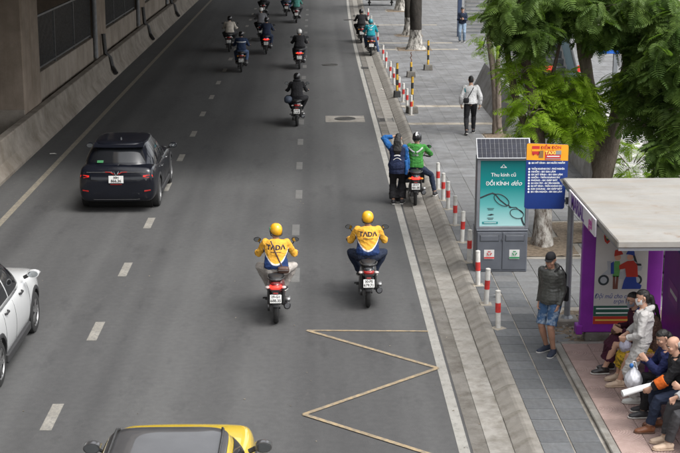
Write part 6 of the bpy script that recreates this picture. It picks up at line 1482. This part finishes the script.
# standing woman in pale sweats
t = thing('person', 'standing woman in pale grey hoodie and sweatpants with white mask and ponytail', 'person', (4.47, 18.18, BZ), math.radians(75), 'people waiting in the bus shelter')
f = Fig(t, (0, 0, .87), (0, -.01, 1.345), head=(0, .02, 1.49), look=(-.10, 0, .15), handL=(-.14, .22, .94), handR=(.12, .22, .92), elbL=(-.5, -.35, 1.05), elbR=(.7, -.25, 1.1), footL=(-.10, .03, .085), footR=(.12, -.05, .085), toeL=(-.1, 1, 0), toeR=(.2, 1, 0), vox=.008, seed=53, k=.96, curl=.7)
f.body(); f.face(mask=MASKW); f.hair('tail', length=.18); f.pants(LGREY, 'sweatpants', inf=.034, f=.97, flare=.03, amp=.008); f.shoes(mat('white trainer', (.5, .5, .48), .6, var=.05))
f.top(LGREY, 'hoodie', inf=.028, hood=True, amp=.008, t0=-.02, sleeve=.93)
mb = MB(); mb.tube([f.N + V((0, .10, -.13)), f.N + V((0, .095, -.06)), f.N + V((0, .055, -.005))], [(.012, .03), (.035, .035), (.05, .03)], 10, flat=(1, 0, 0)); f.part('inner_shirt', mb, NAVYS, .002)
# person in navy jacket with white plastic bag
t, f = seated('seated person in navy jacket with black hair holding a white plastic bag', 17.66, 4.82, look=(-.35, 0, .25), lean=.12, seed=54, hands=((-.06, .42, .80), (.10, .44, .76)), feet=((-.11, .44, .085), (.13, .36, .085)), dz=-.08)
f.face(); f.hair('long', length=.10); f.pants(BLACKC, inf=.022, f=.95); f.top(NAVYS, inf=.034, hood=True, amp=.007); f.shoes(SHOED)
b = sack('plastic_bag', BAGW, (.02, .56, .52), (.15, .14, .17), t, 7); MB().ball((.0, .60, .70), (.03, .03, .035), 10).build('blue_knot', BLUEB, b, smooth='all')
# old man with orange armband and rolled paper
t, f = seated('elderly bald man in black with an orange armband and rolled paper', 17.12, 4.80, look=(-.30, 0, .15), lean=.10, seed=55, skin=SKIN, hands=((-.06, .46, .60), (.08, .34, .64)), feet=((-.10, .46, .085), (.12, .30, .085)), girth=1.05)
f.face(); f.pants(NAVYC, inf=.028, f=.94); f.top(BLACKC, inf=.032, hood=True, amp=.007); f.shoes(BROWNL, mat('brown sole', (.10, .05, .03), .7))
M = f.HR; mb = MB()
mb.loft([[M @ V((w * math.cos(2 * PI * j / 16), (f_ + b_) / 2 + (f_ - b_) / 2 * math.sin(2 * PI * j / 16), z)) for j in range(16)] for z, w, f_, b_ in ((-.06, .058, -.04, -.08), (-.03, .074, -.02, -.104), (.01, .079, -.005, -.110), (.04, .077, -.02, -.108))]); f.part('grey_hair', mb, mat('grey hair', (.36, .35, .33), .7, var=.2, scale=40), .003, vox=.008, smooth=1)
mb = MB(); e, w = f.el['L'], f.wr['L']; mb.tube([lerp(e, w, .05), lerp(e, w, .62)], [.088, .080], 14); f.part('armband', mb, ORANGE, .004)
r_ = MB().tube([(-.04, .82, .52), (.0, .6, .57), (.03, .38, .62)], [.045, .042, .036], 14).build('rolled_paper', PW, t, smooth=True); MB().tube([(.03, .38, .62), (.06, .14, .66)], [.030, .022], 12).build('green_end', mat('green wrap', (.10, .22, .05), .6, var=.2), r_, smooth=True)
# person at the right edge
t, f = seated('seated person in pale jacket at the right edge of the picture', 16.55, 4.90, look=(-.1, 0, 0), lean=.03, seed=56, hands=((-.10, .34, .82), (.10, .34, .62)), feet=((-.11, .46, .085), (.12, .44, .085)))
f.face(); f.hair('short'); f.pants(CHAR, inf=.024, f=.95); f.top(WHITEJ, inf=.028); f.shoes(BEIGES, BEIGES)
# scooter parked behind the shelter
motorbike('motorbike', 'dark scooter parked behind the bus shelter', 'parked motorbikes', (5.95, 23.6, PZ), math.radians(70), DGREYP, 'scooter', False, ('29-E5', '206.44'))

bpy.data.scenes.remove(TMP)
